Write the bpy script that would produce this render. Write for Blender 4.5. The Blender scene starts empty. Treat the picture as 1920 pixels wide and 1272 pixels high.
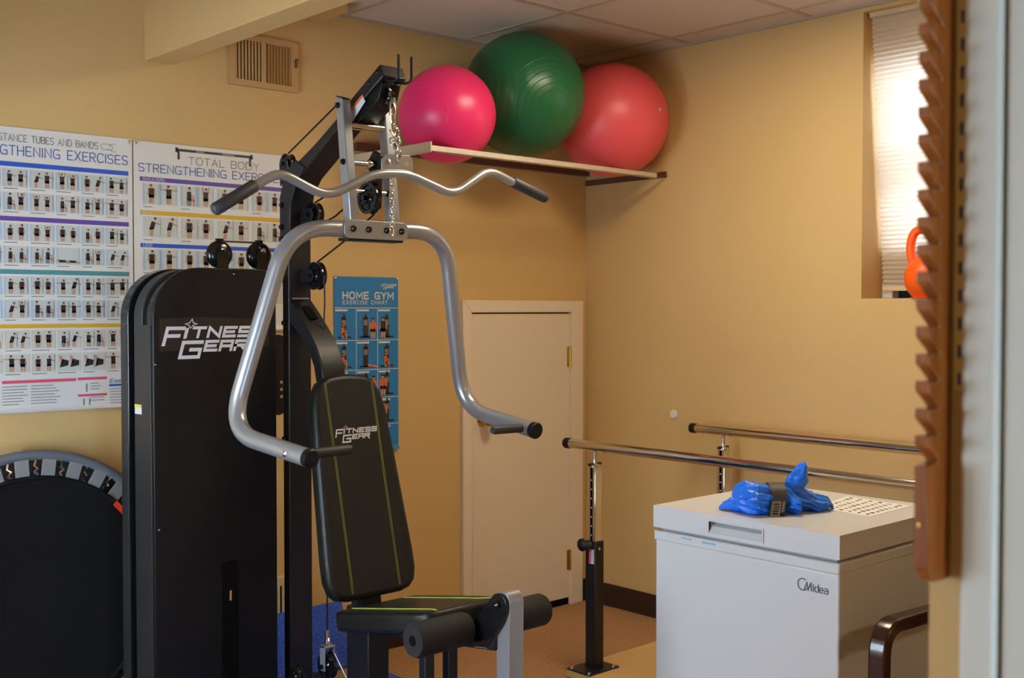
import bpy, math, random
from mathutils import Vector, Matrix, noise
random.seed(7)
S = bpy.context.scene
COL = S.collection
R = math.radians

# ------------------------------------------------------------------ camera, world, lights, exposure
cam = bpy.data.cameras.new('camera'); camo = bpy.data.objects.new('camera', cam); COL.objects.link(camo)
camo.location = (-3.93538, -3.76880, 1.40)
camo.rotation_euler = (R(90 - 1.51666), 0, R(-42.5253))
cam.sensor_width = 36; cam.lens = 2129.19 * 36 / 1920; cam.clip_start = .05
cam.dof.use_dof = True; cam.dof.focus_distance = 3.3; cam.dof.aperture_fstop = 6.2
S.camera = camo
S.view_settings.view_transform = 'Standard'; S.view_settings.look = 'None'
S.view_settings.gamma = 1; S.view_settings.use_curve_mapping = False
S.view_settings.exposure = 0.0
W = bpy.data.worlds.new('overcast_sky'); S.world = W; W.use_nodes = True
W.node_tree.nodes['Background'].inputs[0].default_value = (.86, .92, 1, 1)
W.node_tree.nodes['Background'].inputs[1].default_value = 14.0
TROFFER_STRENGTH = 27
TROFFER_COLOR = (1.0, .845, .59)
DAY_POWER = 28
HALL_POWER = 52
YF_ = -6.2

def area(name, loc, rot, sx, sy, power, col):
    l = bpy.data.lights.new(name, 'AREA'); l.shape = 'RECTANGLE'; l.size = sx; l.size_y = sy
    l.energy = power; l.color = col
    o = bpy.data.objects.new(name, l); COL.objects.link(o); o.location = loc; o.rotation_euler = rot
    return o
# added area lamp for cool daylight from the unseen left (added_window_left below)
area('added_left_daylight', (-4.26, -1.35, 1.15), (0, R(-90), 0), .95, 1.3, DAY_POWER, (.46, .73, 1.0))
# added lamp behind the viewer, brightens left wall, casing and ladder (added_window_hall below)
area('added_hall_fill', (-3.7, YF_ + .07, .7), (R(90), 0, 0), .65, .95, HALL_POWER, (.46, .73, 1.0))

# ------------------------------------------------------------------ materials
def mat(name, col, rough=.5, metal=0, bump=0, bscale=40, var=0, vscale=8, coat=0, emit=None, es=0, spec=None, sheen=0):
    m = bpy.data.materials.new(name); m.use_nodes = True
    nt = m.node_tree; b = nt.nodes['Principled BSDF']
    c = tuple(col) + (1,)
    b.inputs['Base Color'].default_value = c; b.inputs['Roughness'].default_value = rough
    b.inputs['Metallic'].default_value = metal
    if coat: b.inputs['Coat Weight'].default_value = coat
    if spec is not None: b.inputs['Specular IOR Level'].default_value = spec
    if sheen: b.inputs['Sheen Weight'].default_value = sheen
    if emit: b.inputs['Emission Color'].default_value = tuple(emit) + (1,); b.inputs['Emission Strength'].default_value = es
    tc = nt.nodes.new('ShaderNodeTexCoord')
    if var:
        n = nt.nodes.new('ShaderNodeTexNoise'); n.inputs['Scale'].default_value = vscale; n.inputs['Detail'].default_value = 4
        nt.links.new(tc.outputs['Object'], n.inputs['Vector'])
        mx = nt.nodes.new('ShaderNodeMix'); mx.data_type = 'RGBA'
        mx.inputs[6].default_value = tuple(x * (1 - var) for x in col) + (1,)
        mx.inputs[7].default_value = tuple(min(1, x * (1 + var)) for x in col) + (1,)
        nt.links.new(n.outputs['Fac'], mx.inputs[0]); nt.links.new(mx.outputs[2], b.inputs['Base Color'])
    if bump:
        n = nt.nodes.new('ShaderNodeTexNoise'); n.inputs['Scale'].default_value = bscale; n.inputs['Detail'].default_value = 3
        nt.links.new(tc.outputs['Object'], n.inputs['Vector'])
        bp = nt.nodes.new('ShaderNodeBump'); bp.inputs['Strength'].default_value = bump; bp.inputs['Distance'].default_value = .01
        nt.links.new(n.outputs['Fac'], bp.inputs['Height']); nt.links.new(bp.outputs['Normal'], b.inputs['Normal'])
    return m
def srgb(r, g, b):
    f = lambda v: (v / 255 / 12.92) if v / 255 < .04045 else ((v / 255 + .055) / 1.055) ** 2.4
    return (f(r), f(g), f(b))

M = {}
M['wall'] = mat('tan_wall_paint', srgb(204, 170, 112), .62, bump=.06, bscale=180, var=.02, vscale=2)
M['ceil'] = mat('ceiling_tile', srgb(205, 190, 172), .9, bump=.25, bscale=160, var=.05, vscale=30)
M['tbar'] = mat('ceiling_grid_metal', srgb(178, 160, 138), .6)
M['dark'] = mat('dark_recess', (.004, .003, .0025), .9, spec=.1)
M['door'] = mat('cream_door_paint', srgb(222, 206, 184), .45, var=.02, vscale=3)
M['trimw'] = mat('cream_trim_paint', srgb(226, 210, 188), .4)
M['white'] = mat('white_door_paint', srgb(204, 203, 197), .45, var=.01)
M['base'] = mat('dark_brown_baseboard', srgb(44, 26, 20), .45)
M['blk'] = mat('black_powder_coat', (.010, .010, .012), .38, bump=.04, bscale=500, spec=.4)
M['blkp'] = mat('black_shroud_plastic', (.006, .006, .0065), .42, bump=.05, bscale=300, spec=.3)
M['blkg'] = mat('glossy_black_plastic', (.008, .008, .009), .16)
M['strip'] = mat('charcoal_side_strip', (.020, .020, .021), .45)
M['silver'] = mat('silver_grey_paint', srgb(166, 170, 176), .30, metal=.6, bump=.02, bscale=300)
M['chrome'] = mat('chrome', (.75, .74, .72), .10, metal=1)
M['steel'] = mat('galvanised_steel', (.7, .7, .7), .18, metal=1)
M['grip'] = mat('dark_foam_grip', srgb(48, 50, 56), .55)
M['foam'] = mat('black_foam', (.010, .0095, .010), .75, bump=.1, bscale=400)
M['vinyl'] = mat('black_vinyl', (.008, .008, .008), .42, bump=.10, bscale=260, spec=.38)
M['stitch'] = mat('lime_green_thread', srgb(150, 164, 60), .7)
M['logow'] = mat('white_print', srgb(206, 204, 208), .5)
M['labelb'] = mat('dark_brown_label', srgb(36, 30, 28), .4)
M['paper'] = mat('poster_paper', srgb(214, 212, 208), .42, var=.01)
M['sheetw'] = mat('bright_white_paper', srgb(240, 240, 240), .6)
M['brass'] = mat('brass', (.62, .44, .12), .22, metal=1)
M['pink'] = mat('hot_pink_vinyl', srgb(232, 46, 112), .34)
M['coral'] = mat('coral_pink_vinyl', srgb(226, 84, 90), .40)
M['green'] = mat('dark_green_vinyl', srgb(26, 96, 58), .33)
M['rail'] = mat('brushed_aluminium', srgb(218, 208, 190), .38, metal=.5)
M['ledger'] = mat('brown_painted_wood', srgb(96, 60, 44), .5)
M['fridge'] = mat('white_freezer_enamel', srgb(208, 209, 211), .32)
M['gasket'] = mat('grey_gasket', srgb(150, 152, 156), .6)
M['blue'] = mat('blue_plastic_film', srgb(20, 112, 232), .38, var=.06, vscale=30)
M['strap'] = mat('dark_strap', srgb(62, 56, 52), .45, bump=.1, bscale=600)
M['buckle'] = mat('taupe_buckle', srgb(120, 104, 92), .4)
M['wood'] = mat('varnished_ladder_wood', srgb(160, 92, 40), .36, coat=.2)
M['woodd'] = mat('dark_mahogany', srgb(52, 22, 16), .22, coat=.3)
M['ply'] = mat('pale_plywood', srgb(206, 168, 112), .5, var=.06, vscale=6)
M['orange'] = mat('orange_vinyl', srgb(252, 96, 14), .45)
M['matblk'] = mat('black_woven_mat', (.005, .0045, .005), .7, bump=.1, bscale=500, spec=.2)
M['matblue'] = mat('blue_foam_mat', srgb(44, 84, 190), .6, bump=.1, bscale=120)
M['matridge'] = mat('lit_worn_ridge_blue', srgb(78, 116, 212), .5)  # light caught by the worn ridges is put into this lighter blue
M['greyfab'] = mat('grey_webbing', srgb(128, 130, 130), .6, bump=.2, bscale=300)
M['rimpad'] = mat('slate_rim_pad', srgb(98, 104, 112), .5, bump=.1, bscale=60)
M['redtag'] = mat('orange_red_tag', srgb(238, 70, 30), .5)
M['vent'] = mat('beige_vent_paint', srgb(186, 146, 92), .5)
M['beige'] = mat('beige_plastic', srgb(200, 176, 136), .45)
M['seatfab'] = mat('brown_seat_fabric', srgb(70, 50, 44), .8, bump=.2)
M['tape'] = mat('navy_mark', srgb(74, 74, 140), .6)
M['tapey'] = mat('yellow_tape', srgb(238, 212, 146), .55)
M['lens'] = mat('troffer_diffuser', (1, 1, 1), .4, emit=TROFFER_COLOR, es=TROFFER_STRENGTH)
M['concrete'] = mat('window_well_concrete', srgb(160, 150, 130), .9, bump=.2)
M['yellowl'] = mat('yellow_print', srgb(214, 200, 40), .5)
M['bluel'] = mat('pale_blue_print', srgb(120, 180, 220), .5)
for k, c in dict(p_cell=(188, 194, 190), p_cell2=(196, 196, 186), p_skin=(186, 142, 116), p_black=(40, 34, 42), p_grey=(120, 122, 124),
                 p_blue=(28, 84, 186), p_purple=(92, 66, 152), p_teal=(74, 138, 144), p_yellow=(206, 164, 48), p_pink=(214, 84, 112),
                 p_tblue=(58, 92, 170), p_orange=(214, 96, 44), p_poster=(20, 122, 188), p_lblue=(158, 186, 214), p_green=(70, 120, 96)).items():
    M[k] = mat(k.replace('p_', 'print_'), srgb(*c), .45)
M['logosil'] = mat('grey_badge', srgb(92, 92, 96), .35, metal=.4)

def node_bump(m, kind, scale, strength, dist=.01):
    nt = m.node_tree; b = nt.nodes['Principled BSDF']
    tc = [n for n in nt.nodes if n.type == 'TEX_COORD'][0]
    w = nt.nodes.new('ShaderNodeTexWave'); w.wave_type = kind[0]
    if kind[0] == 'RINGS': w.rings_direction = kind[1]
    else: w.bands_direction = kind[1]
    w.inputs['Scale'].default_value = scale
    nt.links.new(tc.outputs['Object'], w.inputs['Vector'])
    bp = nt.nodes.new('ShaderNodeBump'); bp.inputs['Strength'].default_value = strength; bp.inputs['Distance'].default_value = dist
    nt.links.new(w.outputs['Fac'], bp.inputs['Height']); nt.links.new(bp.outputs['Normal'], b.inputs['Normal'])

# carpet: fine woven brown pattern
m = M['carpet'] = mat('woven_brown_carpet', srgb(150, 108, 66), .95)
nt = m.node_tree; b = nt.nodes['Principled BSDF']; tc = [n for n in nt.nodes if n.type == 'TEX_COORD'][0]
ws = []
for d in ('X', 'Y'):
    w = nt.nodes.new('ShaderNodeTexWave'); w.bands_direction = d; w.inputs['Scale'].default_value = 16 if d == 'X' else 22
    w.inputs['Distortion'].default_value = .6; w.inputs['Detail Scale'].default_value = 3
    nt.links.new(tc.outputs['Object'], w.inputs['Vector']); ws.append(w)
mu = nt.nodes.new('ShaderNodeMath'); mu.operation = 'MULTIPLY'
nt.links.new(ws[0].outputs['Fac'], mu.inputs[0]); nt.links.new(ws[1].outputs['Fac'], mu.inputs[1])
rp = nt.nodes.new('ShaderNodeValToRGB')
rp.color_ramp.elements[0].color = srgb(146, 104, 62) + (1,); rp.color_ramp.elements[1].color = srgb(208, 166, 118) + (1,)
nt.links.new(mu.outputs[0], rp.inputs[0]); nt.links.new(rp.outputs[0], b.inputs['Base Color'])
bp = nt.nodes.new('ShaderNodeBump'); bp.inputs['Strength'].default_value = .5; bp.inputs['Distance'].default_value = .004
nt.links.new(mu.outputs[0], bp.inputs['Height']); nt.links.new(bp.outputs['Normal'], b.inputs['Normal'])
# wood grain on the finger ladder
nt = M['wood'].node_tree; b = nt.nodes['Principled BSDF']; tc = [n for n in nt.nodes if n.type == 'TEX_COORD'][0]
mp = nt.nodes.new('ShaderNodeMapping'); mp.inputs['Scale'].default_value = (60, 60, 3)
n = nt.nodes.new('ShaderNodeTexNoise'); n.inputs['Scale'].default_value = 2; n.inputs['Detail'].default_value = 5
rp = nt.nodes.new('ShaderNodeValToRGB')
rp.color_ramp.elements[0].position = .3; rp.color_ramp.elements[0].color = srgb(118, 58, 18) + (1,)
rp.color_ramp.elements[1].position = .7; rp.color_ramp.elements[1].color = srgb(158, 90, 36) + (1,)
nt.links.new(tc.outputs['Object'], mp.inputs['Vector']); nt.links.new(mp.outputs[0], n.inputs['Vector'])
nt.links.new(n.outputs['Fac'], rp.inputs[0]); nt.links.new(rp.outputs[0], b.inputs['Base Color'])
# moulded rings on the exercise balls
node_bump(M['green'], ('RINGS', 'X'), 12, .22, .004)
# window glass and cellular shade
m = M['glass'] = bpy.data.materials.new('window_glass'); m.use_nodes = True
b = m.node_tree.nodes['Principled BSDF']; b.inputs['Transmission Weight'].default_value = 1; b.inputs['Roughness'].default_value = .02
b.inputs['IOR'].default_value = 1.02
m = M['shade'] = bpy.data.materials.new('cellular_shade_fabric'); m.use_nodes = True
nt = m.node_tree; nt.nodes.remove(nt.nodes['Principled BSDF'])
out = nt.nodes['Material Output']
df = nt.nodes.new('ShaderNodeBsdfDiffuse'); df.inputs[0].default_value = srgb(222, 206, 182) + (1,)
tl = nt.nodes.new('ShaderNodeBsdfTranslucent'); tl.inputs[0].default_value = srgb(240, 236, 230) + (1,)
mx = nt.nodes.new('ShaderNodeMixShader'); mx.inputs[0].default_value = .55
nt.links.new(df.outputs[0], mx.inputs[1]); nt.links.new(tl.outputs[0], mx.inputs[2]); nt.links.new(mx.outputs[0], out.inputs[0])

# ------------------------------------------------------------------ mesh helpers
class MB:
    def __init__(s): s.v = []; s.f = []; s.m = []; s.mi = 0
    def add(s, vs, fs):
        o = len(s.v); s.v += [Vector(p) for p in vs]
        for f in fs: s.f.append([i + o for i in f]); s.m.append(s.mi)
        return s
    def poly(s, pts): return s.add(pts, [list(range(len(pts)))])
    def box(s, a, b, rot=None, piv=None):
        x0, y0, z0 = [min(a[i], b[i]) for i in range(3)]; x1, y1, z1 = [max(a[i], b[i]) for i in range(3)]
        vs = [Vector(p) for p in ((x0,y0,z0),(x1,y0,z0),(x1,y1,z0),(x0,y1,z0),(x0,y0,z1),(x1,y0,z1),(x1,y1,z1),(x0,y1,z1))]
        if rot is not None:
            c = Vector(piv) if piv is not None else sum(vs, Vector()) / 8
            vs = [c + rot @ (p - c) for p in vs]
        return s.add(vs, [(0,3,2,1),(4,5,6,7),(0,1,5,4),(1,2,6,5),(2,3,7,6),(3,0,4,7)])
    def prism(s, poly, axis, a, b, fr=None):
        """poly: 2-D outline; axis: index of the extrusion axis (0: poly is y,z; 1: x,z; 2: x,y); fr maps a point"""
        def P(p, t):
            q = {0: (t, p[0], p[1]), 1: (p[0], t, p[1]), 2: (p[0], p[1], t)}[axis]
            return fr(q) if fr else q
        n = len(poly); ar = sum(poly[i][0]*poly[(i+1)%n][1]-poly[(i+1)%n][0]*poly[i][1] for i in range(n))
        pl = list(poly) if ar > 0 else list(reversed(poly))
        if axis == 1: a, b = max(a, b), min(a, b)
        else: a, b = min(a, b), max(a, b)
        vs = [P(p, a) for p in pl] + [P(p, b) for p in pl]
        fs = [list(range(n))[::-1], list(range(n, 2*n))] + [(i, (i+1)%n, n+(i+1)%n, n+i) for i in range(n)]
        return s.add(vs, fs)
    def tube(s, path, r, seg=14, closed=False, caps=True):
        path = [Vector(p) for p in path]; n = len(path)
        rr = r if isinstance(r, (list, tuple)) else [r] * n
        T = []
        for i in range(n):
            a = path[(i-1) % n] if (closed or i > 0) else path[i]; c = path[(i+1) % n] if (closed or i < n-1) else path[i]
            t = (c - a); T.append(t.normalized() if t.length > 1e-9 else Vector((0,0,1)))
        u = T[0].orthogonal().normalized(); vs = []
        for i in range(n):
            u = (u - T[i] * u.dot(T[i])).normalized(); w = T[i].cross(u)
            vs += [path[i] + (u * math.cos(2*math.pi*k/seg) + w * math.sin(2*math.pi*k/seg)) * rr[i] for k in range(seg)]
        fs = []
        for i in range(n if closed else n-1):
            j = (i+1) % n
            for k in range(seg):
                l = (k+1) % seg; fs.append((i*seg+k, i*seg+l, j*seg+l, j*seg+k))
        if caps and not closed: fs += [list(range(seg))[::-1], list(range((n-1)*seg, n*seg))]
        return s.add(vs, fs)
    def lathe(s, prof, c, ax, seg=28):
        """prof: (radius, offset along ax)"""
        ax = Vector(ax).normalized(); u = ax.orthogonal().normalized(); w = ax.cross(u); c = Vector(c); vs = []
        for r, t in prof:
            vs += [c + ax*t + (u*math.cos(2*math.pi*k/seg) + w*math.sin(2*math.pi*k/seg))*r for k in range(seg)]
        fs = []
        for i in range(len(prof)-1):
            for k in range(seg):
                l = (k+1) % seg; fs.append((i*seg+k, i*seg+l, (i+1)*seg+l, (i+1)*seg+k))
        fs += [list(range(seg))[::-1], list(range((len(prof)-1)*seg, len(prof)*seg))]
        return s.add(vs, fs)
    def disc(s, c, n, r, seg=20, ry=None):
        n = Vector(n).normalized(); u = Vector((0,0,1)) if abs(n.z) < .9 else Vector((1,0,0)); u = (u - n*u.dot(n)).normalized(); w = n.cross(u)
        return s.poly([Vector(c) + w*r*math.cos(2*math.pi*k/seg) + u*(ry or r)*math.sin(2*math.pi*k/seg) for k in range(seg)])
    def build(s, name, mats, parent=None, smooth=False, bevel=0, seg=2, ang=40):
        me = bpy.data.meshes.new(name)
        org = Vector(ORG.get(parent.name, (0,0,0))) if parent else Vector((0,0,0))
        me.from_pydata([tuple(p - org) for p in s.v], [], s.f); me.update()
        for k in (mats if isinstance(mats, (list, tuple)) else [mats]): me.materials.append(M[k])
        me.polygons.foreach_set('material_index', s.m)
        if smooth:
            me.polygons.foreach_set('use_smooth', [True]*len(s.f)); me.set_sharp_from_angle(angle=R(ang))
        o = bpy.data.objects.new(name, me); COL.objects.link(o)
        if bevel:
            md = o.modifiers.new('bevel', 'BEVEL'); md.width = bevel; md.segments = seg; md.limit_method = 'ANGLE'; md.angle_limit = R(35)
            me.polygons.foreach_set('use_smooth', [True]*len(s.f)); me.set_sharp_from_angle(angle=R(35))
            md.harden_normals = False
        if parent: o.parent = parent; ORG[o.name] = org
        return o
ORG = {}
def thing(name, loc, label, cat, group=None):
    o = bpy.data.objects.new(name, None); COL.objects.link(o); o.location = loc; ORG[o.name] = Vector(loc)
    o.empty_display_size = .05
    return tag(o, label, cat, group)
def tag(o, label, cat, group=None):
    o['label'] = label; o['category'] = cat
    if group: o['group'] = group
    return o
def struct(o, label=None):
    o['kind'] = 'structure'
    if label: o['label'] = label
    return o
def fillet(pts, rad, n=8):
    pts = [Vector(p) for p in pts]; out = [pts[0]]
    for i in range(1, len(pts)-1):
        a, b, c = pts[i-1], pts[i], pts[i+1]
        r = rad[i-1] if isinstance(rad, (list, tuple)) else rad
        r = min(r, (a-b).length*.49, (c-b).length*.49)
        p, q = b + (a-b).normalized()*r, b + (c-b).normalized()*r
        for k in range(n+1):
            t = k/n; out.append(p*(1-t)**2 + b*2*t*(1-t) + q*t*t)
    return out + [pts[-1]]
def arc2(cx, cy, r, a0, a1, n=8):
    return [(cx + r*math.cos(R(a0+(a1-a0)*k/n)), cy + r*math.sin(R(a0+(a1-a0)*k/n))) for k in range(n+1)]
def rrect(x0, y0, x1, y1, r, n=5):
    return arc2(x1-r, y1-r, r, 0, 90, n) + arc2(x0+r, y1-r, r, 90, 180, n) + arc2(x0+r, y0+r, r, 180, 270, n) + arc2(x1-r, y0+r, r, 270, 360, n)

# stroke lettering: polylines on a unit cell
FONT = {
 'A': (1, [[(0,0),(.5,1),(1,0)],[(.18,.36),(.82,.36)]]), 'B': (.9, [[(0,0),(0,1),(.8,1),(1,.85),(1,.65),(.8,.52),(0,.52)],[(.8,.52),(1,.38),(1,.12),(.8,0),(0,0)]]),
 'C': (1, [[(1,.85),(.8,1),(.25,1),(0,.75),(0,.25),(.25,0),(.8,0),(1,.15)]]), 'D': (1, [[(0,0),(0,1),(.65,1),(1,.7),(1,.3),(.65,0),(0,0)]]),
 'E': (.85, [[(1,1),(0,1),(0,0),(1,0)],[(0,.5),(.85,.5)]]), 'F': (.85, [[(0,0),(0,1),(1,1)],[(0,.52),(.8,.52)]]),
 'G': (1, [[(1,.9),(.75,1),(.25,1),(0,.75),(0,.25),(.25,0),(1,0),(1,.45),(.55,.45)]]), 'H': (.95, [[(0,0),(0,1)],[(1,0),(1,1)],[(0,.5),(1,.5)]]),
 'I': (.05, [[(.5,0),(.5,1)]]), 'K': (.9, [[(0,0),(0,1)],[(1,1),(0,.45)],[(.3,.62),(1,0)]]), 'L': (.75, [[(0,1),(0,0),(1,0)]]),
 'M': (1.15, [[(0,0),(0,1),(.5,.3),(1,1),(1,0)]]), 'N': (1, [[(0,0),(0,1),(1,0),(1,1)]]), 'O': (1.05, [[(.28,0),(0,.28),(0,.72),(.28,1),(.72,1),(1,.72),(1,.28),(.72,0),(.28,0)]]),
 'P': (.9, [[(0,0),(0,1),(.8,1),(1,.85),(1,.6),(.8,.46),(0,.46)]]), 'R': (.9, [[(0,0),(0,1),(.8,1),(1,.85),(1,.65),(.8,.5),(0,.5)],[(.45,.5),(1,0)]]),
 'S': (.9, [[(1,.9),(.8,1),(.2,1),(0,.85),(0,.65),(.2,.52),(.8,.48),(1,.33),(1,.15),(.8,0),(.2,0),(0,.1)]]), 'T': (.9, [[(0,1),(1,1)],[(.5,1),(.5,0)]]),
 'U': (.95, [[(0,1),(0,.25),(.25,0),(.75,0),(1,.25),(1,1)]]), 'V': (.95, [[(0,1),(.5,0),(1,1)]]), 'W': (1.3, [[(0,1),(.25,0),(.5,.8),(.75,0),(1,1)]]),
 'X': (.95, [[(0,0),(1,1)],[(0,1),(1,0)]]), 'Y': (.95, [[(0,1),(.5,.5),(1,1)],[(.5,.5),(.5,0)]]),
 'i': (.1, [[(.5,0),(.5,.62)],[(.5,.82),(.5,.9)]]), 'd': (.7, [[(1,1),(1,0),(.2,0),(0,.15),(0,.5),(.2,.65),(1,.65)]]),
 'e': (.7, [[(0,.34),(1,.34),(1,.52),(.8,.65),(.2,.65),(0,.5),(0,.15),(.2,0),(.9,0)]]), 'a': (.7, [[(.1,.65),(.8,.65),(1,.5),(1,0),(.2,0),(0,.1),(0,.25),(.2,.36),(1,.36)]]),
 'x': (.65, [[(0,0),(1,.65)],[(0,.65),(1,0)]]), 'r': (.5, [[(0,0),(0,.65)],[(0,.45),(.4,.65),(1,.65)]]), 'n': (.65, [[(0,0),(0,.65),(.7,.65),(1,.5),(1,0)]]), 's': (.6, [[(1,.65),(0,.65),(0,.35),(1,.3),(1,0),(0,0)]]),
 'b': (.65, [[(0,1),(0,0),(.8,0),(1,.15),(1,.5),(.8,.65),(0,.65)]]),
 '$': (1, [[(1,1),(0,1),(0,.5),(1,.5),(1,0),(0,0)]]), '&': (1, [[(1,1),(0,1),(0,0),(1,0),(1,.5),(.5,.5)]]), '@': (1, [[(0,0),(0,1),(1,1),(1,0)],[(0,.45),(1,.45)]]), '#': (1, [[(0,0),(0,1),(1,1),(1,.5),(0,.5)],[(.5,.5),(1.05,-.2)]]),
}
LAYER = [0]
def stroke(mb, P, pts, t):
    """P maps (u, v) to a point; pts a 2-D polyline; t the stroke width; one mitred strip"""
    q = [Vector(p) for p in pts]; q = [q[0]] + [b for a, b in zip(q[:-1], q[1:]) if (b-a).length > 1e-7]
    if len(q) < 2: return
    closed = (q[0]-q[-1]).length < 1e-6 and len(q) > 3
    if closed: q = q[:-1]
    n = len(q); L, Rr = [], []
    def dr(a, b): return (b-a).normalized()
    for k in range(n):
        if closed or 0 < k < n-1:
            d0, d1 = dr(q[k-1], q[k]), dr(q[k], q[(k+1) % n])
        else:
            d0 = d1 = dr(q[0], q[1]) if k == 0 else dr(q[-2], q[-1])
        m = Vector((-d0.y-d1.y, d0.x+d1.x)); m = m.normalized() if m.length > 1e-6 else Vector((-d0.y, d0.x))
        c = max(.5, m.dot(Vector((-d0.y, d0.x)))); o = q[k].copy()
        if not closed and k == 0: o -= d0*t/2
        if not closed and k == n-1: o += d0*t/2
        L.append(o + m*(t/2/c)); Rr.append(o - m*(t/2/c))
    LAYER[0] = (LAYER[0] + 1) % 4
    e = 1e-3; p0 = Vector(P(*q[0])); nn = (Vector(P(q[0].x+e, q[0].y))-p0).cross(Vector(P(q[0].x, q[0].y+e))-p0)
    nn.normalize()
    if nn.dot(camo.location - p0) < 0: nn = -nn
    nn *= LAYER[0]*7e-5
    for k in range(n if closed else n-1):
        l = (k+1) % n
        mb.poly([Vector(P(*Rr[k]))+nn, Vector(P(*Rr[l]))+nn, Vector(P(*L[l]))+nn, Vector(P(*L[k]))+nn])
def text_width(s, w, gap):
    return sum((.55*w if c == ' ' else FONT[c][0]*w) + gap for c in s) - gap
def text(mb, P, s, u, v, h, w, gap, t, shear=0, center=False):
    if center: u -= text_width(s, w, gap)/2
    for c in s:
        if c == ' ': u += .55*w + gap; continue
        lw = FONT[c][0]*w
        for pl in FONT[c][1]:
            stroke(mb, P, [(u + x*lw + shear*y*h, v + y*h) for x, y in pl], t)
        u += lw + gap
    return u

# the two-line block logo (units: 1 = height of a small capital)
def block_logo(mb, P, u0, v0, k):
    Q = lambda u, v: P(u0 + k*(u + .28*v), v0 + k*v)
    def let(c, u, v, w, h, t=.25):
        for pl in FONT[c][1]:
            stroke(mb, Q, [(u + t/2 + x*(w-t), v + t/2 + y*(h-t)) for x, y in pl], t)
    let('F', 0, -.62, 1.75, 1.62, .3)
    stroke(mb, Q, [(1.92,.12),(1.92,.72)], .3)
    st = [(1.62,1.22),(2.0,1.30),(2.15,1.62),(2.35,1.30),(2.72,1.22),(2.38,1.10),(2.2,.85),(1.98,1.12),(1.62,1.22)]
    stroke(mb, Q, st, .07)
    for i, c in enumerate('TNE$$'): let(c, 2.42 + i*1.46, 0, 1.3, 1)
    let('&', 1.75, -1.75, 2.0, 1.55, .3)
    for i, c in enumerate('E@#'): let(c, 3.9 + i*1.42, -1.18, 1.3, 1)

# ------------------------------------------------------------------ room shell
ZC = 2.557
XL, YF = -4.32, -6.2
struct(MB().box((XL-.2, YF-.2, -.1), (.3, .2, 0)).build('floor', 'carpet'), 'brown woven carpet floor')
cl = struct(MB().box((XL-.2, YF-.2, ZC+.02), (.3, .2, ZC+.12)).build('ceiling', 'ceil'), 'dropped ceiling of square tiles')
struct(MB().box((XL-.2, 0, 0), (.3, .15, ZC+.02)).build('wall_back', 'wall'), 'tan painted back wall')
WY0, WY1, WZ0, WZ1 = -1.461, -2.42, 1.44, 2.533
wb = MB(); T = .3
wb.box((0, 0, 0), (T, WY0, ZC+.02)); wb.box((0, WY1, 0), (T, YF-.2, ZC+.02)); wb.box((0, WY0, 0), (T, WY1, WZ0)); wb.box((0, WY0, WZ1), (T, WY1, ZC+.02))
struct(wb.build('wall_right', 'wall'), 'tan painted right wall with recessed window')
LW0, LW1, LZ0, LZ1 = -.65, -2.05, .63, 1.67
wb = MB()
wb.box((XL, 0, 0), (XL-.2, LW0, ZC+.02)); wb.box((XL, LW1, 0), (XL-.2, YF-.2, ZC+.02)); wb.box((XL, LW0, 0), (XL-.2, LW1, LZ0)); wb.box((XL, LW0, LZ1), (XL-.2, LW1, ZC+.02))
struct(wb.build('wall_left', 'wall'))
HX0, HX1, HZ0, HZ1 = -4.05, -3.35, .2, 1.2
wb = MB(); wb.box((XL, YF, 0), (HX0, YF-.2, ZC+.02)); wb.box((HX1, YF, 0), (T, YF-.2, ZC+.02)); wb.box((HX0, YF, 0), (HX1, YF-.2, HZ0)); wb.box((HX0, YF, HZ1), (HX1, YF-.2, ZC+.02))
struct(wb.build('wall_front', 'wall'))
w3 = MB().box((HX0, YF-.02, HZ0), (HX0+.06, YF-.08, HZ1)).box((HX1, YF-.02, HZ0), (HX1-.06, YF-.08, HZ1)).box((HX0, YF-.02, HZ0), (HX1, YF-.08, HZ0+.06)).box((HX0, YF-.02, HZ1-.06), (HX1, YF-.08, HZ1))
w3 = struct(w3.build('added_window_hall', 'white'))  # unseen window, added to bring cool light in behind the viewer
MB().box((HX0, YF-.05, HZ0), (HX1, YF-.055, HZ1)).build('pane', 'glass', w3)
NX = -2.93
struct(MB().box((NX, -3.2525, 0), (NX+.12, YF, ZC+.02)).build('wall_near', 'wall'), 'end of tan partition wall beside the white doorway')
# added window on the far left (lights the room, never in the picture)
w2 = MB(); w2.box((XL-.02, LW0, LZ0), (XL-.08, LW0-.06, LZ1)); w2.box((XL-.02, LW1, LZ0), (XL-.08, LW1+.06, LZ1))
w2.box((XL-.02, LW0, LZ0), (XL-.08, LW1, LZ0+.06)); w2.box((XL-.02, LW0, LZ1-.06), (XL-.08, LW1, LZ1)); w2.box((XL-.02, -1.32, LZ0), (XL-.08, -1.38, LZ1))
w2 = struct(w2.build('added_window_left', 'white'))
MB().box((XL-.05, LW0, LZ0), (XL-.055, LW1, LZ1)).build('pane', 'glass', w2)

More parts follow.
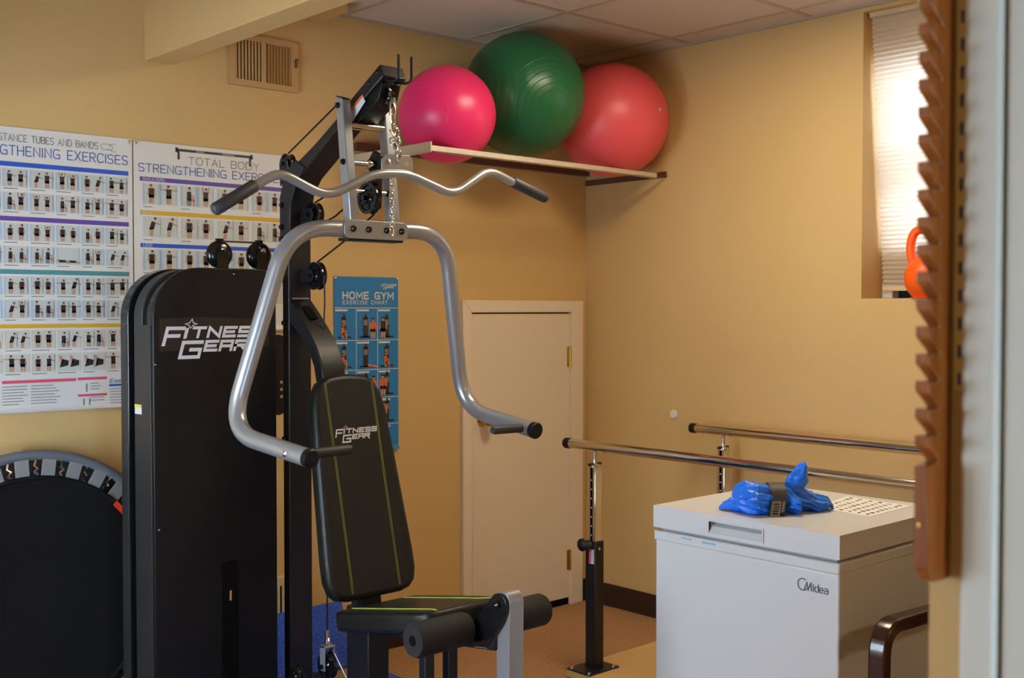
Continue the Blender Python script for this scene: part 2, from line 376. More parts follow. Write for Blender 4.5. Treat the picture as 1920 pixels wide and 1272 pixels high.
# ceiling tiles and grid bars
gx = [-.151 - .617*k for k in range(4)]; gy = [-.022 - .608*k for k in range(5)]
xs_ = [-.004] + gx; ys_ = [-.004] + gy[1:]
for i in range(len(xs_)-1):
    for j in range(len(ys_)-1):
        a, b_, c, d = xs_[i], xs_[i+1], ys_[j], ys_[j+1]
        if i == 2 and j == 2: continue
        MB().box((a-.009, c-.009, ZC-.001), (b_+.009, d+.009, ZC+.02)).build('ceiling_tile', 'ceil', cl, bevel=.003, seg=1)
for x in gx[:4]: MB().box((x-.012, -.004, ZC-.004), (x+.012, ys_[-1], ZC+.008)).build('grid_bar', 'tbar', cl)
for y in ys_[1:]: MB().box((-.004, y-.012, ZC-.0035), (gx[-1], y+.012, ZC+.0075)).build('grid_bar', 'tbar', cl)
MB().box((0, 0, ZC-.010), (-2.0, -.02, ZC+.004)).build('wall_angle', 'tbar', cl)
MB().box((0, 0, ZC-.010), (-.014, -2.6, ZC+.004)).build('wall_angle', 'tbar', cl)
# soffit beam and duct box
struct(MB().box((-2.204, 0, 2.258), (-2.10, YF, ZC+.02)).build('trim_1', 'wall', bevel=.004), 'tan boxed beam running along the ceiling')
struct(MB().box((-2.10, 0, 2.508), (-1.494, -.2, ZC+.02)).build('trim_2', 'wall', bevel=.003), 'short tan duct box against the ceiling')

struct(MB().box((XL, 0, 1.85), (-3.42, -3.0, ZC+.02)).build('added_light_block', 'wall', bevel=.004), 'tan block added out of view to shade the upper left wall')  # unseen block, added to keep window light off the upper left wall

def troffer(cx, cy, lx, ly, label):
    t = thing('ceiling_light', (cx, cy, ZC-.02), label, 'ceiling light', 'recessed ceiling light panels')
    f = MB(); z0, z1 = ZC-.014, ZC+.018; w = .025
    f.box((cx-lx/2, cy-ly/2, z0), (cx+lx/2, cy-ly/2+w, z1)); f.box((cx-lx/2, cy+ly/2-w, z0), (cx+lx/2, cy+ly/2, z1))
    f.box((cx-lx/2, cy-ly/2, z0), (cx-lx/2+w, cy+ly/2, z1)); f.box((cx+lx/2-w, cy-ly/2, z0), (cx+lx/2, cy+ly/2, z1))
    f.build('frame', 'white', t)
    MB().box((cx-lx/2+w, cy-ly/2+w, z0+.004), (cx+lx/2-w, cy+ly/2-w, z1)).build('diffuser', 'lens', t)
troffer(-1.077, -1.542, .59, .59, 'square ceiling light panel above the freezer')
troffer(-1.077, -5.5, .59, .59, 'square ceiling light panel added out of view to brighten the freezer side')  # extra lamp out of view, added for the freezer's dim right side

# baseboards
bb = struct(MB().box((0, 0, 0), (-.012, YF, .105)).build('baseboard_right', 'base', bevel=.003))
struct(MB().box((0, 0, 0), (-.037, -.012, .105)).build('baseboard_back', 'base', bevel=.003))
struct(MB().box((-.78, 0, 0), (XL, -.012, .105)).build('baseboard_left', 'base', bevel=.003))

# small cream door in the back wall
d = thing('door_1', (-.41, 0, 0), 'low cream painted door with brass hinges in the corner', 'door'); d['kind'] = 'structure'
del d['category']
MB().box((-.7315, 0, .034), (-.1192, -.009, 1.3785)).build('leaf', 'door', d, bevel=.002)
for ol in ([(-.782, 0), (-.732, 0), (-.732, 1.384), (-.782, 1.438)], [(-.037, 0), (-.118, 0), (-.118, 1.384), (-.037, 1.438)], [(-.782, 1.438), (-.732, 1.384), (-.118, 1.384), (-.037, 1.438)]):
    MB().prism(ol, 1, 0, -.020).build('casing', 'trimw', d, bevel=.003)
MB().box((-.1187, -.0005, .001), (-.108, -.024, 1.383)).build('door_stop', 'trimw', d)
MB().box((-.731, 0, 0), (-.119, -.004, .034)).build('bottom_gap', 'dark', d)
MB().box((-.731, 0, 1.370), (-.1195, -.003, 1.3835)).build('top_gap', 'dark', d)
for z0, z1 in ((1.128, 1.223), (.166, .260)):
    hb = MB(); hb.box((-.137, -.008, z0), (-.107, -.0115, z1)).tube([(-.120, -.016, z0-.003), (-.120, -.016, z1+.003)], .0065, 10)
    hb.build('hinge', 'brass', d, smooth=True)
kn = MB().lathe([(.030, 0), (.030, .006), (.012, .010), (.012, .03), (.026, .045), (.030, .06), (.022, .074), (.006, .078)], (-.665, -.009, .914), (0, -1, 0))
kn.build('knob', 'brass', d, smooth=True)

# recessed window in the right wall with a pleated shade
w1 = struct(MB().box((.232, WY0, WZ0), (.30, WY0-.05, WZ1)).box((.232, WY1, WZ0), (.30, WY1+.05, WZ1)).box((.232, WY0, WZ0), (.30, WY1, WZ0+.05)).box((.232, WY0, WZ1-.06), (.30, WY1, WZ1)).box((.245, WY0, 1.96), (.29, WY1, 2.0)).build('window_1', 'white'), 'basement window behind a pleated shade')
MB().box((.265, WY0, WZ0), (.27, WY1, WZ1)).build('pane', 'glass', w1)
MB().box((.185, WY0-.001, 2.33), (.26, WY1+.001, WZ1-.001)).build('head_panel', 'beige', w1)
MB().box((.185, WY0-.001, WZ0+.09), (.26, WY1+.001, 1.66)).build('sill_panel', 'beige', w1)
MB().box((.20, WY0-.03, WZ0), (.235, WY1+.03, WZ0+.09)).build('sash_rail', 'blkp', w1)
MB().box((.15, WY0-.001, WZ0), (.235, WY0-.045, WZ0+.06)).build('stop_block', 'white', w1, bevel=.004)
sh = MB(); n = 58; zt, zb = 2.515, 1.487; pts = []
def shx(z): return .045 + .10*(zt - z)/(zt - zb)
rows = []
for i in range(2*n+1):
    z = zt + (zb-zt)*i/(2*n); x = shx(z) + (.007 if i % 2 else -.005)
    rows.append((x, z))
y0, y1 = WY0-.009, WY1+.01
vs = [(x, y0, z) for x, z in rows] + [(x, y1, z) for x, z in rows]; k = len(rows)
sh.add(vs, [(i, i+1, k+i+1, k+i) for i in range(k-1)])
st = thing('window_shade', (.09, -1.94, WZ0), 'off-white pleated shade hanging askew in the recessed window', 'window shade')
sh.build('pleats', 'shade', st)
MB().box((.025, y0, 2.512), (.075, y1, 2.533)).build('head_rail', 'beige', st, bevel=.003)
MB().box((.136, y0, 1.470), (.162, y1, 1.489)).build('bottom_rail', 'beige', st, bevel=.003)
# window well outside
struct(MB().box((.66, .2, .6), (1.15, -4.4, 1.78)).box((.3, -.4, .9), (1.15, -.2, 1.78)).box((.3, -3.7, .9), (1.15, -3.9, 1.78)).box((.3, -.2, .8), (1.15, -3.9, .9)).build('window_well', 'concrete'))
struct(MB().box((.30, .2, 2.54), (.86, -4.4, 2.66)).build('eave', 'concrete'))

# white door and casing on the near partition
d2 = struct(MB().box((NX, -3.325, 0), (NX-.010, -4.2, 2.05)).build('door_2', 'white', bevel=.002), 'white door at the right edge')
cs = MB().box((NX, -3.2895, 0), (NX-.018, -3.3215, 2.13)).box((NX, -3.2895, 2.05), (NX-.018, -4.27, 2.13)).box((NX, -4.2, 0), (NX-.018, -4.27, 2.13))
cs.build('casing', 'white', d2, bevel=.005, seg=3)
struct(MB().box((NX, -3.2525, 0), (NX-.010, -3.2895, .10)).build('baseboard_near', 'base'))

# ------------------------------------------------------------------ air vent
v = thing('air_vent', (-1.74, 0, 2.31), 'beige two-section air vent high on the back wall', 'air vent')
x0, x1, z0, z1 = -1.884, -1.595, 2.222, 2.412
xi0, xi1, zi0, zi1 = x0+.026, x1-.026, z0+.022, z1-.022
for ol in ([(x0, z0), (x1, z0), (xi1, zi0), (xi0, zi0)], [(x0, z1), (x1, z1), (xi1, zi1), (xi0, zi1)], [(x0, z0), (x0, z1), (xi0, zi1), (xi0, zi0)], [(x1, z0), (x1, z1), (xi1, zi1), (xi1, zi0)]):
    MB().prism(ol, 1, 0, -.012).build('frame', 'vent', v)
MB().box((-1.744, 0, zi0), (-1.734, -.0115, zi1)).build('mullion', 'vent', v)
MB().box((x0+.02, -.0005, z0+.02), (x1-.02, -.003, z1-.02)).build('duct_opening', 'dark', v)
for k in range(9):
    x = -1.8555 + k*.0135
    MB().box((x-.0035, -.001, z0+.02), (x+.0035, -.010, z1-.02)).build('slat', 'vent', v)
for k in range(9):
    x = -1.7285 + k*.0128
    MB().box((x-.0075, -.0035, z0+.02), (x+.0075, -.0050, z1-.02), Matrix.Rotation(R(22), 3, 'Z')).build('slat', 'vent', v)
MB().box((x1-.015, -.012, 2.315), (x1-.012, -.026, 2.345)).box((x1-.018, -.022, 2.338), (x1-.009, -.028, 2.348)).build('lever', 'ledger', v)

# ------------------------------------------------------------------ posters
PM = ['paper', 'p_cell', 'p_cell2', 'p_skin', 'p_black', 'p_grey', 'p_blue', 'p_purple', 'p_teal', 'p_yellow', 'p_pink', 'p_tblue', 'p_orange', 'p_lblue', 'p_green', 'logow']
PI = {k: i for i, k in enumerate(PM)}
def plane(x0, z0, k):
    return lambda u, w: (x0 + u, -.0045 - .0005*k, z0 + w)
def rect(mb, P, u0, v0, u1, v1): mb.poly([P(u0, v0), P(u1, v0), P(u1, v1), P(u0, v1)])
def figure(mb, P, u, v, h, pose, skin='p_skin', suit='p_black'):
    """small printed person: u centre, v feet, h height"""
    Q = lambda a, b: P(u + a*h, v + b*h)
    def q(pts): mb.poly([Q(a, b) for a, b in pts])
    lean = random.uniform(-.05, .05)
    if pose == 'lie':
        mb.mi = PI[suit]; q([(-.25,.08),(.2,.08),(.2,.24),(-.25,.26)])
        mb.mi = PI[skin]; q([(.2,.05),(.5,.02),(.5,.12),(.2,.2)]); q([(-.42,.12),(-.27,.1),(-.26,.28),(-.4,.28)])
        return
    if pose == 'sit':
        mb.mi = PI['p_grey']; q([(-.14,0),(.12,0),(.12,.3),(-.14,.3)])
        mb.mi = PI[skin]; q([(0,.26),(.3,.26),(.3,.38),(0,.40)]); q([(.22,0),(.32,0),(.32,.32),(.22,.32)])
        mb.mi = PI[suit]; q([(-.14,.28),(.12,.28),(.12,.76),(-.12,.76)])
        mb.mi = PI[skin]; q([(.05,.5),(.3,.42),(.3,.5),(.08,.62)])
    elif pose == 'bend':
        mb.mi = PI[skin]; q([(-.12,0),(.08,0),(.1,.45),(-.1,.45)])
        mb.mi = PI[suit]; q([(-.14,.34),(.12,.38),(.22,.74),(.0,.8)])
        mb.mi = PI[skin]; q([(.18,.66),(.5,.58),(.5,.64),(.16,.76)])
        lean = .2
    else:
        mb.mi = PI[skin]; q([(-.13,0),(-.02,0),(-.01,.46),(-.14,.46)]); q([(.02,0),(.13,0),(.14,.46),(.01,.46)])
        mb.mi = PI[suit]; q([(-.15,.30),(.15,.30),(.13,.55),(.16,.80),(-.16,.80),(-.13,.55)])
        mb.mi = PI[skin]
        if pose == 'up': q([(-.2,.74),(-.12,.76),(-.16,1.08),(-.23,1.08)]); q([(.2,.74),(.12,.76),(.16,1.08),(.23,1.08)])
        elif pose == 'out': q([(-.5,.72),(-.14,.70),(-.14,.78),(-.5,.78)]); q([(.14,.70),(.5,.72),(.5,.78),(.14,.78)])
        elif pose == 'front': q([(.1,.66),(.45,.62),(.45,.68),(.1,.76)])
        else: q([(-.24,.42),(-.17,.42),(-.14,.78),(-.2,.78)]); q([(.24,.42),(.17,.42),(.14,.78),(.2,.78)])
    mb.mi = PI[skin]; q([(lean-.07,.83),(lean+.07,.83),(lean+.07,.95),(lean-.07,.95)])
    mb.mi = PI['p_black']; q([(lean-.08,.92),(lean+.08,.92),(lean+.06,1.0),(lean-.06,1.0)])
POSES = ['stand', 'up', 'out', 'front', 'sit', 'bend', 'stand']

def sheet(x0, x1, z0, z1, t, matk, name='sheet', curl=.012):
    """thin sheet whose bottom margin curls a little off the wall"""
    prof = [(-.0042, z1), (-.0042, z0+.016), (-.0046-curl*.15, z0+.010), (-.005-curl*.5, z0+.004), (-.005-curl, z0)]
    back = [(y+.0008, z) for y, z in prof[::-1]]
    s = MB().prism(prof + back, 0, x0, x1); return s.build(name, matk, t)
def tacks(t, pts):
    for x, z in pts:
        MB().lathe([(.006, 0), (.006, .002), (.004, .005), (.001, .006)], (x, -.0042, z), (0, -1, 0), 12).build('pushpin', 'steel', t, smooth=True)

# left poster
LX0, LX1, LZ0_, LZ1_ = -2.866, -2.252, 1.065, 1.982
t = thing('exercise_poster', (-2.56, 0, 1.07), 'tall white resistance tubes and bands exercise poster with blue, purple, teal and yellow bands', 'poster', 'exercise charts on the wall')
sheet(LX0, LX1, LZ0_, LZ1_, t, 'paper')
P0 = plane(0, 0, 1); P2 = plane(0, 0, 2); P3 = plane(0, 0, 3)
b1 = MB()
for key, za, zb in (('p_blue', 1.856, 1.871), ('p_purple', 1.682, 1.697), ('p_teal', 1.512, 1.527), ('p_yellow', 1.338, 1.351)):
    b1 = MB(); b1.mi = PI[key]; rect(b1, P0, LX0+.02, za, LX1-.014, zb); b1.build('colour_band', PM, t)
b1 = MB(); b1.mi = PI['p_pink']
rect(b1, P0, -2.69, 1.160, -2.452, 1.170); rect(b1, P0, -2.447, 1.162, -2.348, 1.171); rect(b1, P0, -2.447, 1.107, -2.348, 1.115); rect(b1, P0, -2.84, 1.160, -2.70, 1.170)
b1.mi = PI['p_blue']; rect(b1, P0, -2.340, 1.137, -2.262, 1.144)
b1.build('caption_bars', PM, t)
ph = MB(); fg = MB(); ft = MB()
tints = {0: 'p_cell', 1: 'p_cell', 2: 'p_cell', 3: 'p_cell2'}
for band, (ztop, zbot) in enumerate(((1.853, 1.703), (1.679, 1.533), (1.509, 1.357), (1.335, 1.182))):
    rowh = (ztop - zbot)/2
    for r_ in range(2):
        zt_ = ztop - r_*rowh - .004; zb_ = ztop - (r_+1)*rowh + .013
        for c in range(7):
            u0 = LX1 - .016 - (c+1)*.0835 + .005; u1 = u0 + .077
            ph = MB(); ph.mi = PI[tints[band]]; rect(ph, P0, u0, zb_, u1, zt_)
            ph.mi = PI['p_lblue' if band < 3 else 'p_cell2']; rect(ph, P2, u0, zb_, u0+.004, zt_); rect(ph, P2, u1-.005, zb_, u1, zt_)
            pn = ph.build('photo_panel', PM, t)
            pose = random.choice(POSES)
            for q_ in (.27, .72):
                p_ = pose if random.random() < .5 else random.choice(POSES)
                if band == 1 and r_ == 1 and c == 2: p_ = 'lie'
                uu = u0 + q_*.077; hh = (zt_-zb_)*random.uniform(.80, .9)
                if band == 3 and r_ == 1 and c in (1, 2):
                    F1 = MB(); F1.mi = PI['p_black']; F1.poly([P3(uu-.014, zb_+.012), P3(uu+.014, zb_+.018), P3(uu+.016, zb_+.034), P3(uu-.006, zb_+.04)])
                    F1.mi = PI['p_skin']; F1.poly([P3(uu-.012, zb_+.026), P3(uu-.002, zb_+.026), P3(uu-.006, zb_+.05), P3(uu-.016, zb_+.05)]); F1.build('printed_figure', PM, pn)
                else: F1 = MB(); figure(F1, P3, uu, zb_+.003, hh, p_); F1.build('printed_figure', PM, pn)
                if random.random() < .5:
                    fg.mi = PI['p_grey']; rect(fg, P3, uu+.017, zb_+.006, uu+.019, zt_-.006)
            ft.mi = PI['p_grey']; rect(ft, P2, u0+.002, zb_-.007, u0+.002+random.uniform(.03, .06), zb_-.0045)
ro_ = fg.build('printed_rods', PM, t); ro_['kind'] = 'stuff'
for i in range(7):
    ft.mi = PI['p_grey']
    for ua, ub in ((-2.83, -2.72), (-2.69, -2.61), (-2.60, -2.50), (-2.405, -2.352), (-2.338, -2.265)):
        zz = 1.150 - i*.0095
        if ua == -2.405 and i in (3, 4): continue
        if ua == -2.338: zz -= .022
        rect(ft, P2, ua, zz-.0012, ub - random.uniform(0, .03), zz+.0012)
rect(ft, P2, -2.43, 1.075, -2.425, 1.10); rect(ft, P2, -2.41, 1.075, -2.405, 1.10); rect(ft, P2, -2.42, 1.122, -2.415, 1.15)
ft.build('small_print', PM, t)['kind'] = 'stuff'
tx = MB(); tx.mi = PI['p_grey']
wd = text_width('RESISTANCE TUBES AND BANDS', .0118, .0042)
text(tx, P2, 'RESISTANCE TUBES AND BANDS', -2.372 - wd, 1.937, .0215, .0118, .0042, .0022)
# ribbon scribble after the words
sc = [(-2.346 + .018*math.cos(a) + .006*a/6, 1.947 + .011*math.sin(a*1.0) + .002*math.sin(3*a)) for a in [k*.35 for k in range(22)]]
stroke(tx, P2, sc, .0014); stroke(tx, P2, [(-2.338, 1.940), (-2.323, 1.933), (-2.308, 1.933)], .0014); stroke(tx, P2, [(-2.333, 1.950), (-2.318, 1.960), (-2.308, 1.957)], .0014)
tx.mi = PI['p_tblue']
wd = text_width('STRENGTHENING EXERCISES', .0195, .0078)
text(tx, P2, 'STRENGTHENING EXERCISES', -2.270 - wd, 1.893, .029, .0195, .0078, .0030)
text(tx, P2, 'ExerBand', -2.338, 1.149, .014, .0125, .004, .0018, shear=.25)
tx.build('lettering', PM, t)['kind'] = 'stuff'
tacks(t, [(-2.264, 1.972), (-2.84, 1.972)])

# right poster
RX0, RX1, RZ0, RZ1 = -2.247, -1.650, 1.321, 1.980
t = thing('exercise_poster', (-1.95, 0, 1.32), 'white total body strengthening poster with a printed pull-up bar, behind the home gym', 'poster', 'exercise charts on the wall')
sheet(RX0, RX1, RZ0, RZ1, t, 'paper')
b1 = MB(); bt = MB()
for key, za, zb, word in (('p_purple', 1.843, 1.858, 'SHOULDERS'), ('p_yellow', 1.727, 1.742, 'BACK'), ('p_blue', 1.614, 1.628, 'LEGS'), ('p_teal', 1.498, 1.512, 'CHEST')):
    b1 = MB(); b1.mi = PI[key]; rect(b1, P0, RX0+.022, za, RX1-.002, zb); b1.build('colour_band', PM, t)
    bt.mi = PI['paper']; text(bt, P2, word, RX0+.032, za+.003, .009, .0075, .0022, .0011)
for band, (ztop, zbot) in enumerate(((1.836, 1.752), (1.721, 1.638), (1.608, 1.523), (1.492, 1.408))):
    for c in range(8):
        u0 = RX0 + .026 + c*.0705 + (.006 if c % 2 == 0 else 0); u1 = u0 + .062
        zb_ = zbot + .012
        ph = MB(); ph.mi = PI['p_cell2']; rect(ph, P0, u0, zb_, u1, ztop)
        ph.mi = PI[['p_lblue', 'p_yellow', 'p_lblue', 'p_cell'][band]] if band != 1 else PI['p_cell']
        rect(ph, P2, u0, zb_, u0+.006, ztop); rect(ph, P2, u1-.006, zb_, u1, ztop)
        pn = ph.build('photo_panel', PM, t); F1 = MB()
        p_ = [['stand', 'out', 'sit', 'up', 'stand', 'front', 'stand', 'front'], ['bend', 'bend', 'stand', 'stand', 'bend', 'front', 'sit', 'sit'], ['stand', 'front', 'stand', 'stand', 'bend', 'stand', 'out', 'stand'], ['stand']*8][band][c]
        figure(F1, P3, u0+.031, zb_+.003, .066, p_, suit='p_black'); F1.build('printed_figure', PM, pn)
        if c % 2 == 0:
            bt.mi = PI['p_grey']; rect(bt, P2, u0, zbot+.001, u0+.035, zbot+.0035)
bt.mi = PI['p_grey']; text(bt, P2, 'TOTAL BODY', -2.043, 1.914, .026, .0225, .0085, .0026)
bt.mi = PI['p_tblue']
wd = text_width('STRENGTHENING EXERCISES', .0205, .0075)
text(bt, P2, 'STRENGTHENING EXERCISES', -2.229, 1.876, .027, .0215, .0074, .0029)
bt.build('lettering', PM, t)['kind'] = 'stuff'
br = MB(); br.mi = PI['p_black']
rect(br, P2, -2.089, 1.957, -1.793, 1.966); rect(br, P2, -2.094, 1.953, -2.084, 1.970); rect(br, P2, -1.798, 1.953, -1.788, 1.970); rect(br, P2, -2.086, 1.928, -2.078, 1.957); rect(br, P2, -1.803, 1.928, -1.795, 1.957)
br.mi = PI['p_grey']
rect(br, P3, -2.015, 1.958, -1.983, 1.965); rect(br, P3, -1.913, 1.958, -1.862, 1.965)
br.build('printed_pull_up_bar', PM, t)
tacks(t, [(-2.240, 1.972), (-1.657, 1.972)])

# blue home gym chart
BX0, BX1, BZ0, BZ1 = -1.432, -1.119, .826, 1.529
t = thing('gym_chart', (-1.28, 0, .83), 'bright blue home gym exercise chart beside the low door', 'poster', 'exercise charts on the wall')
sheet(BX0, BX1, BZ0, BZ1, t, 'p_poster')
g = MB(); g.mi = PI['paper']
for z in (1.404, 1.274, 1.155, 1.040, .930): rect(g, P0, BX0, z-.0012, BX1, z+.0012)
for i in (1, 2): rect(g, P0, BX0+(BX1-BX0)*i/3-.0012, BZ0, BX0+(BX1-BX0)*i/3+.0012, 1.404)
for z in (1.404, 1.274, 1.155, 1.040, .930):
    for i in range(3):
        u = BX0+(BX1-BX0)*i/3; g.mi = PI['paper']; rect(g, P2, u+.004, z-.013, u+.062, z-.006)
g.build('grid_lines', PM, t)
for j, z in enumerate((1.274, 1.155, 1.040, .930)):
    for i in range(3):
        u = BX0+(BX1-BX0)*(i+.5)/3 - .006
        fg = MB(); fg.mi = PI['p_black']; rect(fg, P2, u-.013, z+.012, u+.010, z+.094); rect(fg, P2, u-.030, z+.010, u+.034, z+.017); rect(fg, P2, u-.004, z+.09, u+.004, z+.106)
        fg.mi = PI['p_grey']; rect(fg, P3, u-.011, z+.06, u+.008, z+.082); rect(fg, P3, u+.012, z+.05, u+.0145, z+.09); rect(fg, P3, u-.018, z+.05, u-.0155, z+.085)
        mc = fg.build('printed_machine', PM, t); fg = MB(); Pm = plane(0, 0, 4)
        if (j, i) == (1, 1): figure(fg, Pm, u+.03, z+.008, .05, 'lie', suit='p_orange')
        elif i == 1: figure(fg, Pm, u+.034, z+.008, .082, 'stand', suit='p_orange')
        elif i == 2 and j != 1: figure(fg, Pm, u-.020, z+.008, .085, 'stand', suit='p_black' if j == 0 else 'p_orange')
        else: figure(fg, Pm, u-.006, z+.008, .06, 'sit', suit='p_orange')
        fg.build('printed_figure', PM, mc)
tx = MB(); tx.mi = PI['paper']
text(tx, P2, 'HOME GYM', -1.391, 1.4415, .0245, .0225, .0105, .0056)
text(tx, P2, 'EXERCISE CHART', -1.391, 1.4195, .0135, .0112, .0066, .0022)
tx.mi = PI['logow']; block_logo(tx, P2, -1.206, 1.494, .0080)
tx.build('lettering', PM, t)['kind'] = 'stuff'
tacks(t, [(-1.425, 1.522), (-1.124, 1.524)])

# ------------------------------------------------------------------ shelf rack and exercise balls
t = thing('ball_rack', (-.7, 0, 1.98), 'long metal wall rack holding three exercise balls in the corner', 'rack')
ry = -.50
MB().box((-1.336, ry, 1.977), (-.070, ry+.004, 1.999)).box((-1.336, ry, 1.977), (-.070, ry+.022, 1.981)).build('front_rail', 'rail', t, bevel=.0015)
MB().box((-1.340, ry, 1.974), (-1.334, 0, 2.013)).box((-1.340, ry, 1.977), (-1.312, 0, 1.981)).build('end_rail', 'rail', t, bevel=.0015)
MB().box((-.006, ry-.0, 1.985), (-.001, 0, 2.012)).box((-.075, ry, 1.985), (-.001, ry+.02, 1.989)).build('end_rail', 'ledger', t, bevel=.0015)
MB().box((-1.34, -.001, 2.030), (-.006, -.03, 2.06)).build('back_rail', 'ledger', t, bevel=.0015)

def ball(name, c, r, matk, label, tilt):
    m_ = MB(); seg, rg = 64, 40; prof = []
    bm = MB(); vs = []; fs = []
    for i in range(rg+1):
        a = math.pi*i/rg
        rr = r*math.sin(a); zz = -r*math.cos(a)
        # moulded grip rings near the equator band
        prof.append((max(rr, .0004), zz))
    m_.lathe(prof, (0, 0, 0), (0, 0, 1), seg)
    me_o = m_.build(name, matk, None, smooth=True, ang=80)
    me_o.location = c; me_o.rotation_euler = tilt
    return tag(me_o, label, 'exercise ball', 'exercise balls on the wall rack')
def grooves(parent, r, rings, matk):
    """raised moulded rings: rings = list of (latitude from pole in deg, start az, end az)"""
    mb = MB()
    for lat, a0, a1 in rings:
        n = 24
        pth = [Vector((math.sin(R(lat))*math.cos(R(a0+(a1-a0)*k/n)), math.sin(R(lat))*math.sin(R(a0+(a1-a0)*k/n)), math.cos(R(lat))))*(r-.0008) for k in range(n+1)]
        mb.tube(pth, [.0004] + [.0022]*(n-1) + [.0004], 6)
    o = mb.build('moulded_ridges', matk, parent, smooth=True); return o
def aim(c, px):
    """rotation taking +Z to direction px"""
    return Vector(px).to_track_quat('Z', 'Y').to_euler()
toc = Vector((-.66, -.75, -.15))
bl = ball('exercise_ball', (-1.164, -.38, 2.143), .1870, 'pink', 'small hot pink exercise ball at the left of the rack', aim(0, toc + Vector((-.5, .3, 0))))
grooves(bl, .1870, [(34, 60, 130), (40, 60, 130), (58, 200, 260), (64, 200, 260), (30, -30, 20)], 'pink')
bl = ball('exercise_ball', (-.743, -.36, 2.276), .2515, 'green', 'large dark green exercise ball touching the ceiling', aim(0, toc + Vector((.4, -.4, -.3))))
grooves(bl, .2515, [(16, 0, 200), (22, -20, 220), (28, -20, 230), (34, -20, 230), (40, 30, 150), (46, 30, 150)], 'green')
bl = ball('exercise_ball', (-.250, -.40, 2.222), .2445, 'coral', 'coral pink exercise ball in the corner of the rack', aim(0, toc + Vector((.3, -.2, .4))))
grooves(bl, .2445, [(9, 40, 120)], 'coral')
MB().lathe([(.007, .2440), (.006, .2465), (.001, .247)], (0, 0, 0), (.42, -.12, .8), 12).build('air_plug', 'white', bl, smooth=True)

# ------------------------------------------------------------------ home gym
XS = -1.95
G = thing('home_gym', (XS, -.9, 0), 'black and silver multi-station home gym with padded seat and press arms', 'home gym')
HW = .042
def yz(poly, name, matk, x0=-HW, x1=HW, bevel=.004, parent=None):
    return MB().prism(poly, 0, XS+x0, XS+x1).build(name, matk, parent or G, bevel=bevel, smooth=False)
# main upright and boom: one welded curved box section
mast = yz([(-.547, .02), (-.547, 1.74), (-.556, 1.79), (-.583, 1.833), (-.643, 1.868), (-.743, 1.913), (-.855, 1.972), (-.941, 2.026), (-1.086, 2.106), (-1.104, 2.069),
    (-.955, 1.99), (-.849, 1.932), (-.735, 1.862), (-.655, 1.816), (-.612, 1.772), (-.590, 1.70), (-.587, 1.62), (-.587, .02)], 'mast', 'blk')
# boom foot plate and gusset
yz([(-.540, 1.62), (-.540, 1.76), (-.575, 1.84), (-.640, 1.872), (-.690, 1.845), (-.640, 1.80), (-.606, 1.74), (-.600, 1.62)], 'boom_sleeve', 'blk', -HW-.004, -HW+.001, .001)
for z, y in ((1.735, -.556), (1.665, -.553), (1.625, -.553), (1.355, -.566), (.98, -.566)):
    MB().lathe([(.010, 0), (.010, .004), (.006, .010), (.001, .011)], (XS-HW-.003, y, z), (-1, 0, 0), 12).build('bolt', 'blkg', G, smooth=True)
# pulley housing below the boom tip
ph_ = yz([(-.935, 2.018), (-1.060, 2.085), (-1.088, 2.055), (-1.070, 2.01), (-1.03, 1.985), (-.965, 1.955), (-.90, 1.957)], 'pulley_housing', 'blkp', -.034, .034, .003)
MB().prism([(-.925, 1.985), (-1.000, 2.030), (-1.015, 2.008), (-.945, 1.955)], 0, XS-HW-.0012, XS-HW-.0002).build('warning_label', 'logow', G)
MB().prism([(-.930, 1.990), (-1.000, 2.030), (-1.004, 2.023), (-.933, 1.981)], 0, XS-HW-.002, XS-HW-.0014).build('label_stripe', 'p_orange', G)
for y, z in ((-1.035, 2.058), (-1.075, 2.085)):
    MB().lathe([(.006, 0), (.006, .003), (.001, .006)], (XS-HW, y, z), (-1, 0, 0), 10).build('bolt', 'blkg', G, smooth=True)
hk = MB()
for dx in (-.022, .024):
    hk.tube(fillet([(XS+dx, -1.080, 2.068), (XS+dx, -1.118, 2.052), (XS+dx, -1.150, 2.056), (XS+dx, -1.150, 2.125)], .022), .0042, 8)
    hk.build('accessory_hook', 'blk', G, smooth=True); hk = MB()

def pulley(c, r, ax, name='pulley', matk='blkg', parent=None, w=.011):
    p = MB().lathe([(.006, -w-.004), (r*.28, -w-.004), (r*.30, -w), (r*.42, -w*.55), (r*.74, -w*.55), (r*.80, -w), (r, -w), (r*.88, -w*.2), (r*.88, w*.2), (r, w), (r*.80, w), (r*.74, w*.55), (r*.42, w*.55), (r*.30, w), (r*.28, w+.004), (.006, w+.004)], c, ax, 36)
    p = p.build(name, matk, parent or G, smooth=True, ang=30)
    ax = Vector(ax).normalized()
    MB().lathe([(.008, -w-.016), (.008, w+.016)], c, ax, 12).build('axle_bolt', 'blkg', p, smooth=True)
    u = ax.orthogonal().normalized(); wv = ax.cross(u); sp = MB()
    for k in range(5):
        d_ = u*math.cos(2*math.pi*k/5) + wv*math.sin(2*math.pi*k/5); s_ = ax.cross(d_)*r*.07
        a, b_ = Vector(c)+d_*r*.25, Vector(c)+d_*r*.8
        for sg in (-1, 1):
            o_ = ax*w*.8*sg
            q_ = [a-s_+o_, b_-s_+o_, b_+s_+o_, a+s_+o_]
            sp.poly(q_ if sg > 0 else q_[::-1])
    sp.build('spokes', matk, p)
    return p
pulley((XS-.012, -.536, 1.872), .034, (1, 0, 0))
for s_ in (-1, 1): MB().prism([(-.520, 1.80), (-.575, 1.83), (-.560, 1.88), (-.530, 1.893), (-.515, 1.875)], 0, XS-.012+s_*.016, XS-.012+s_*.020).build('pulley_bracket', 'blk', G, bevel=.001)
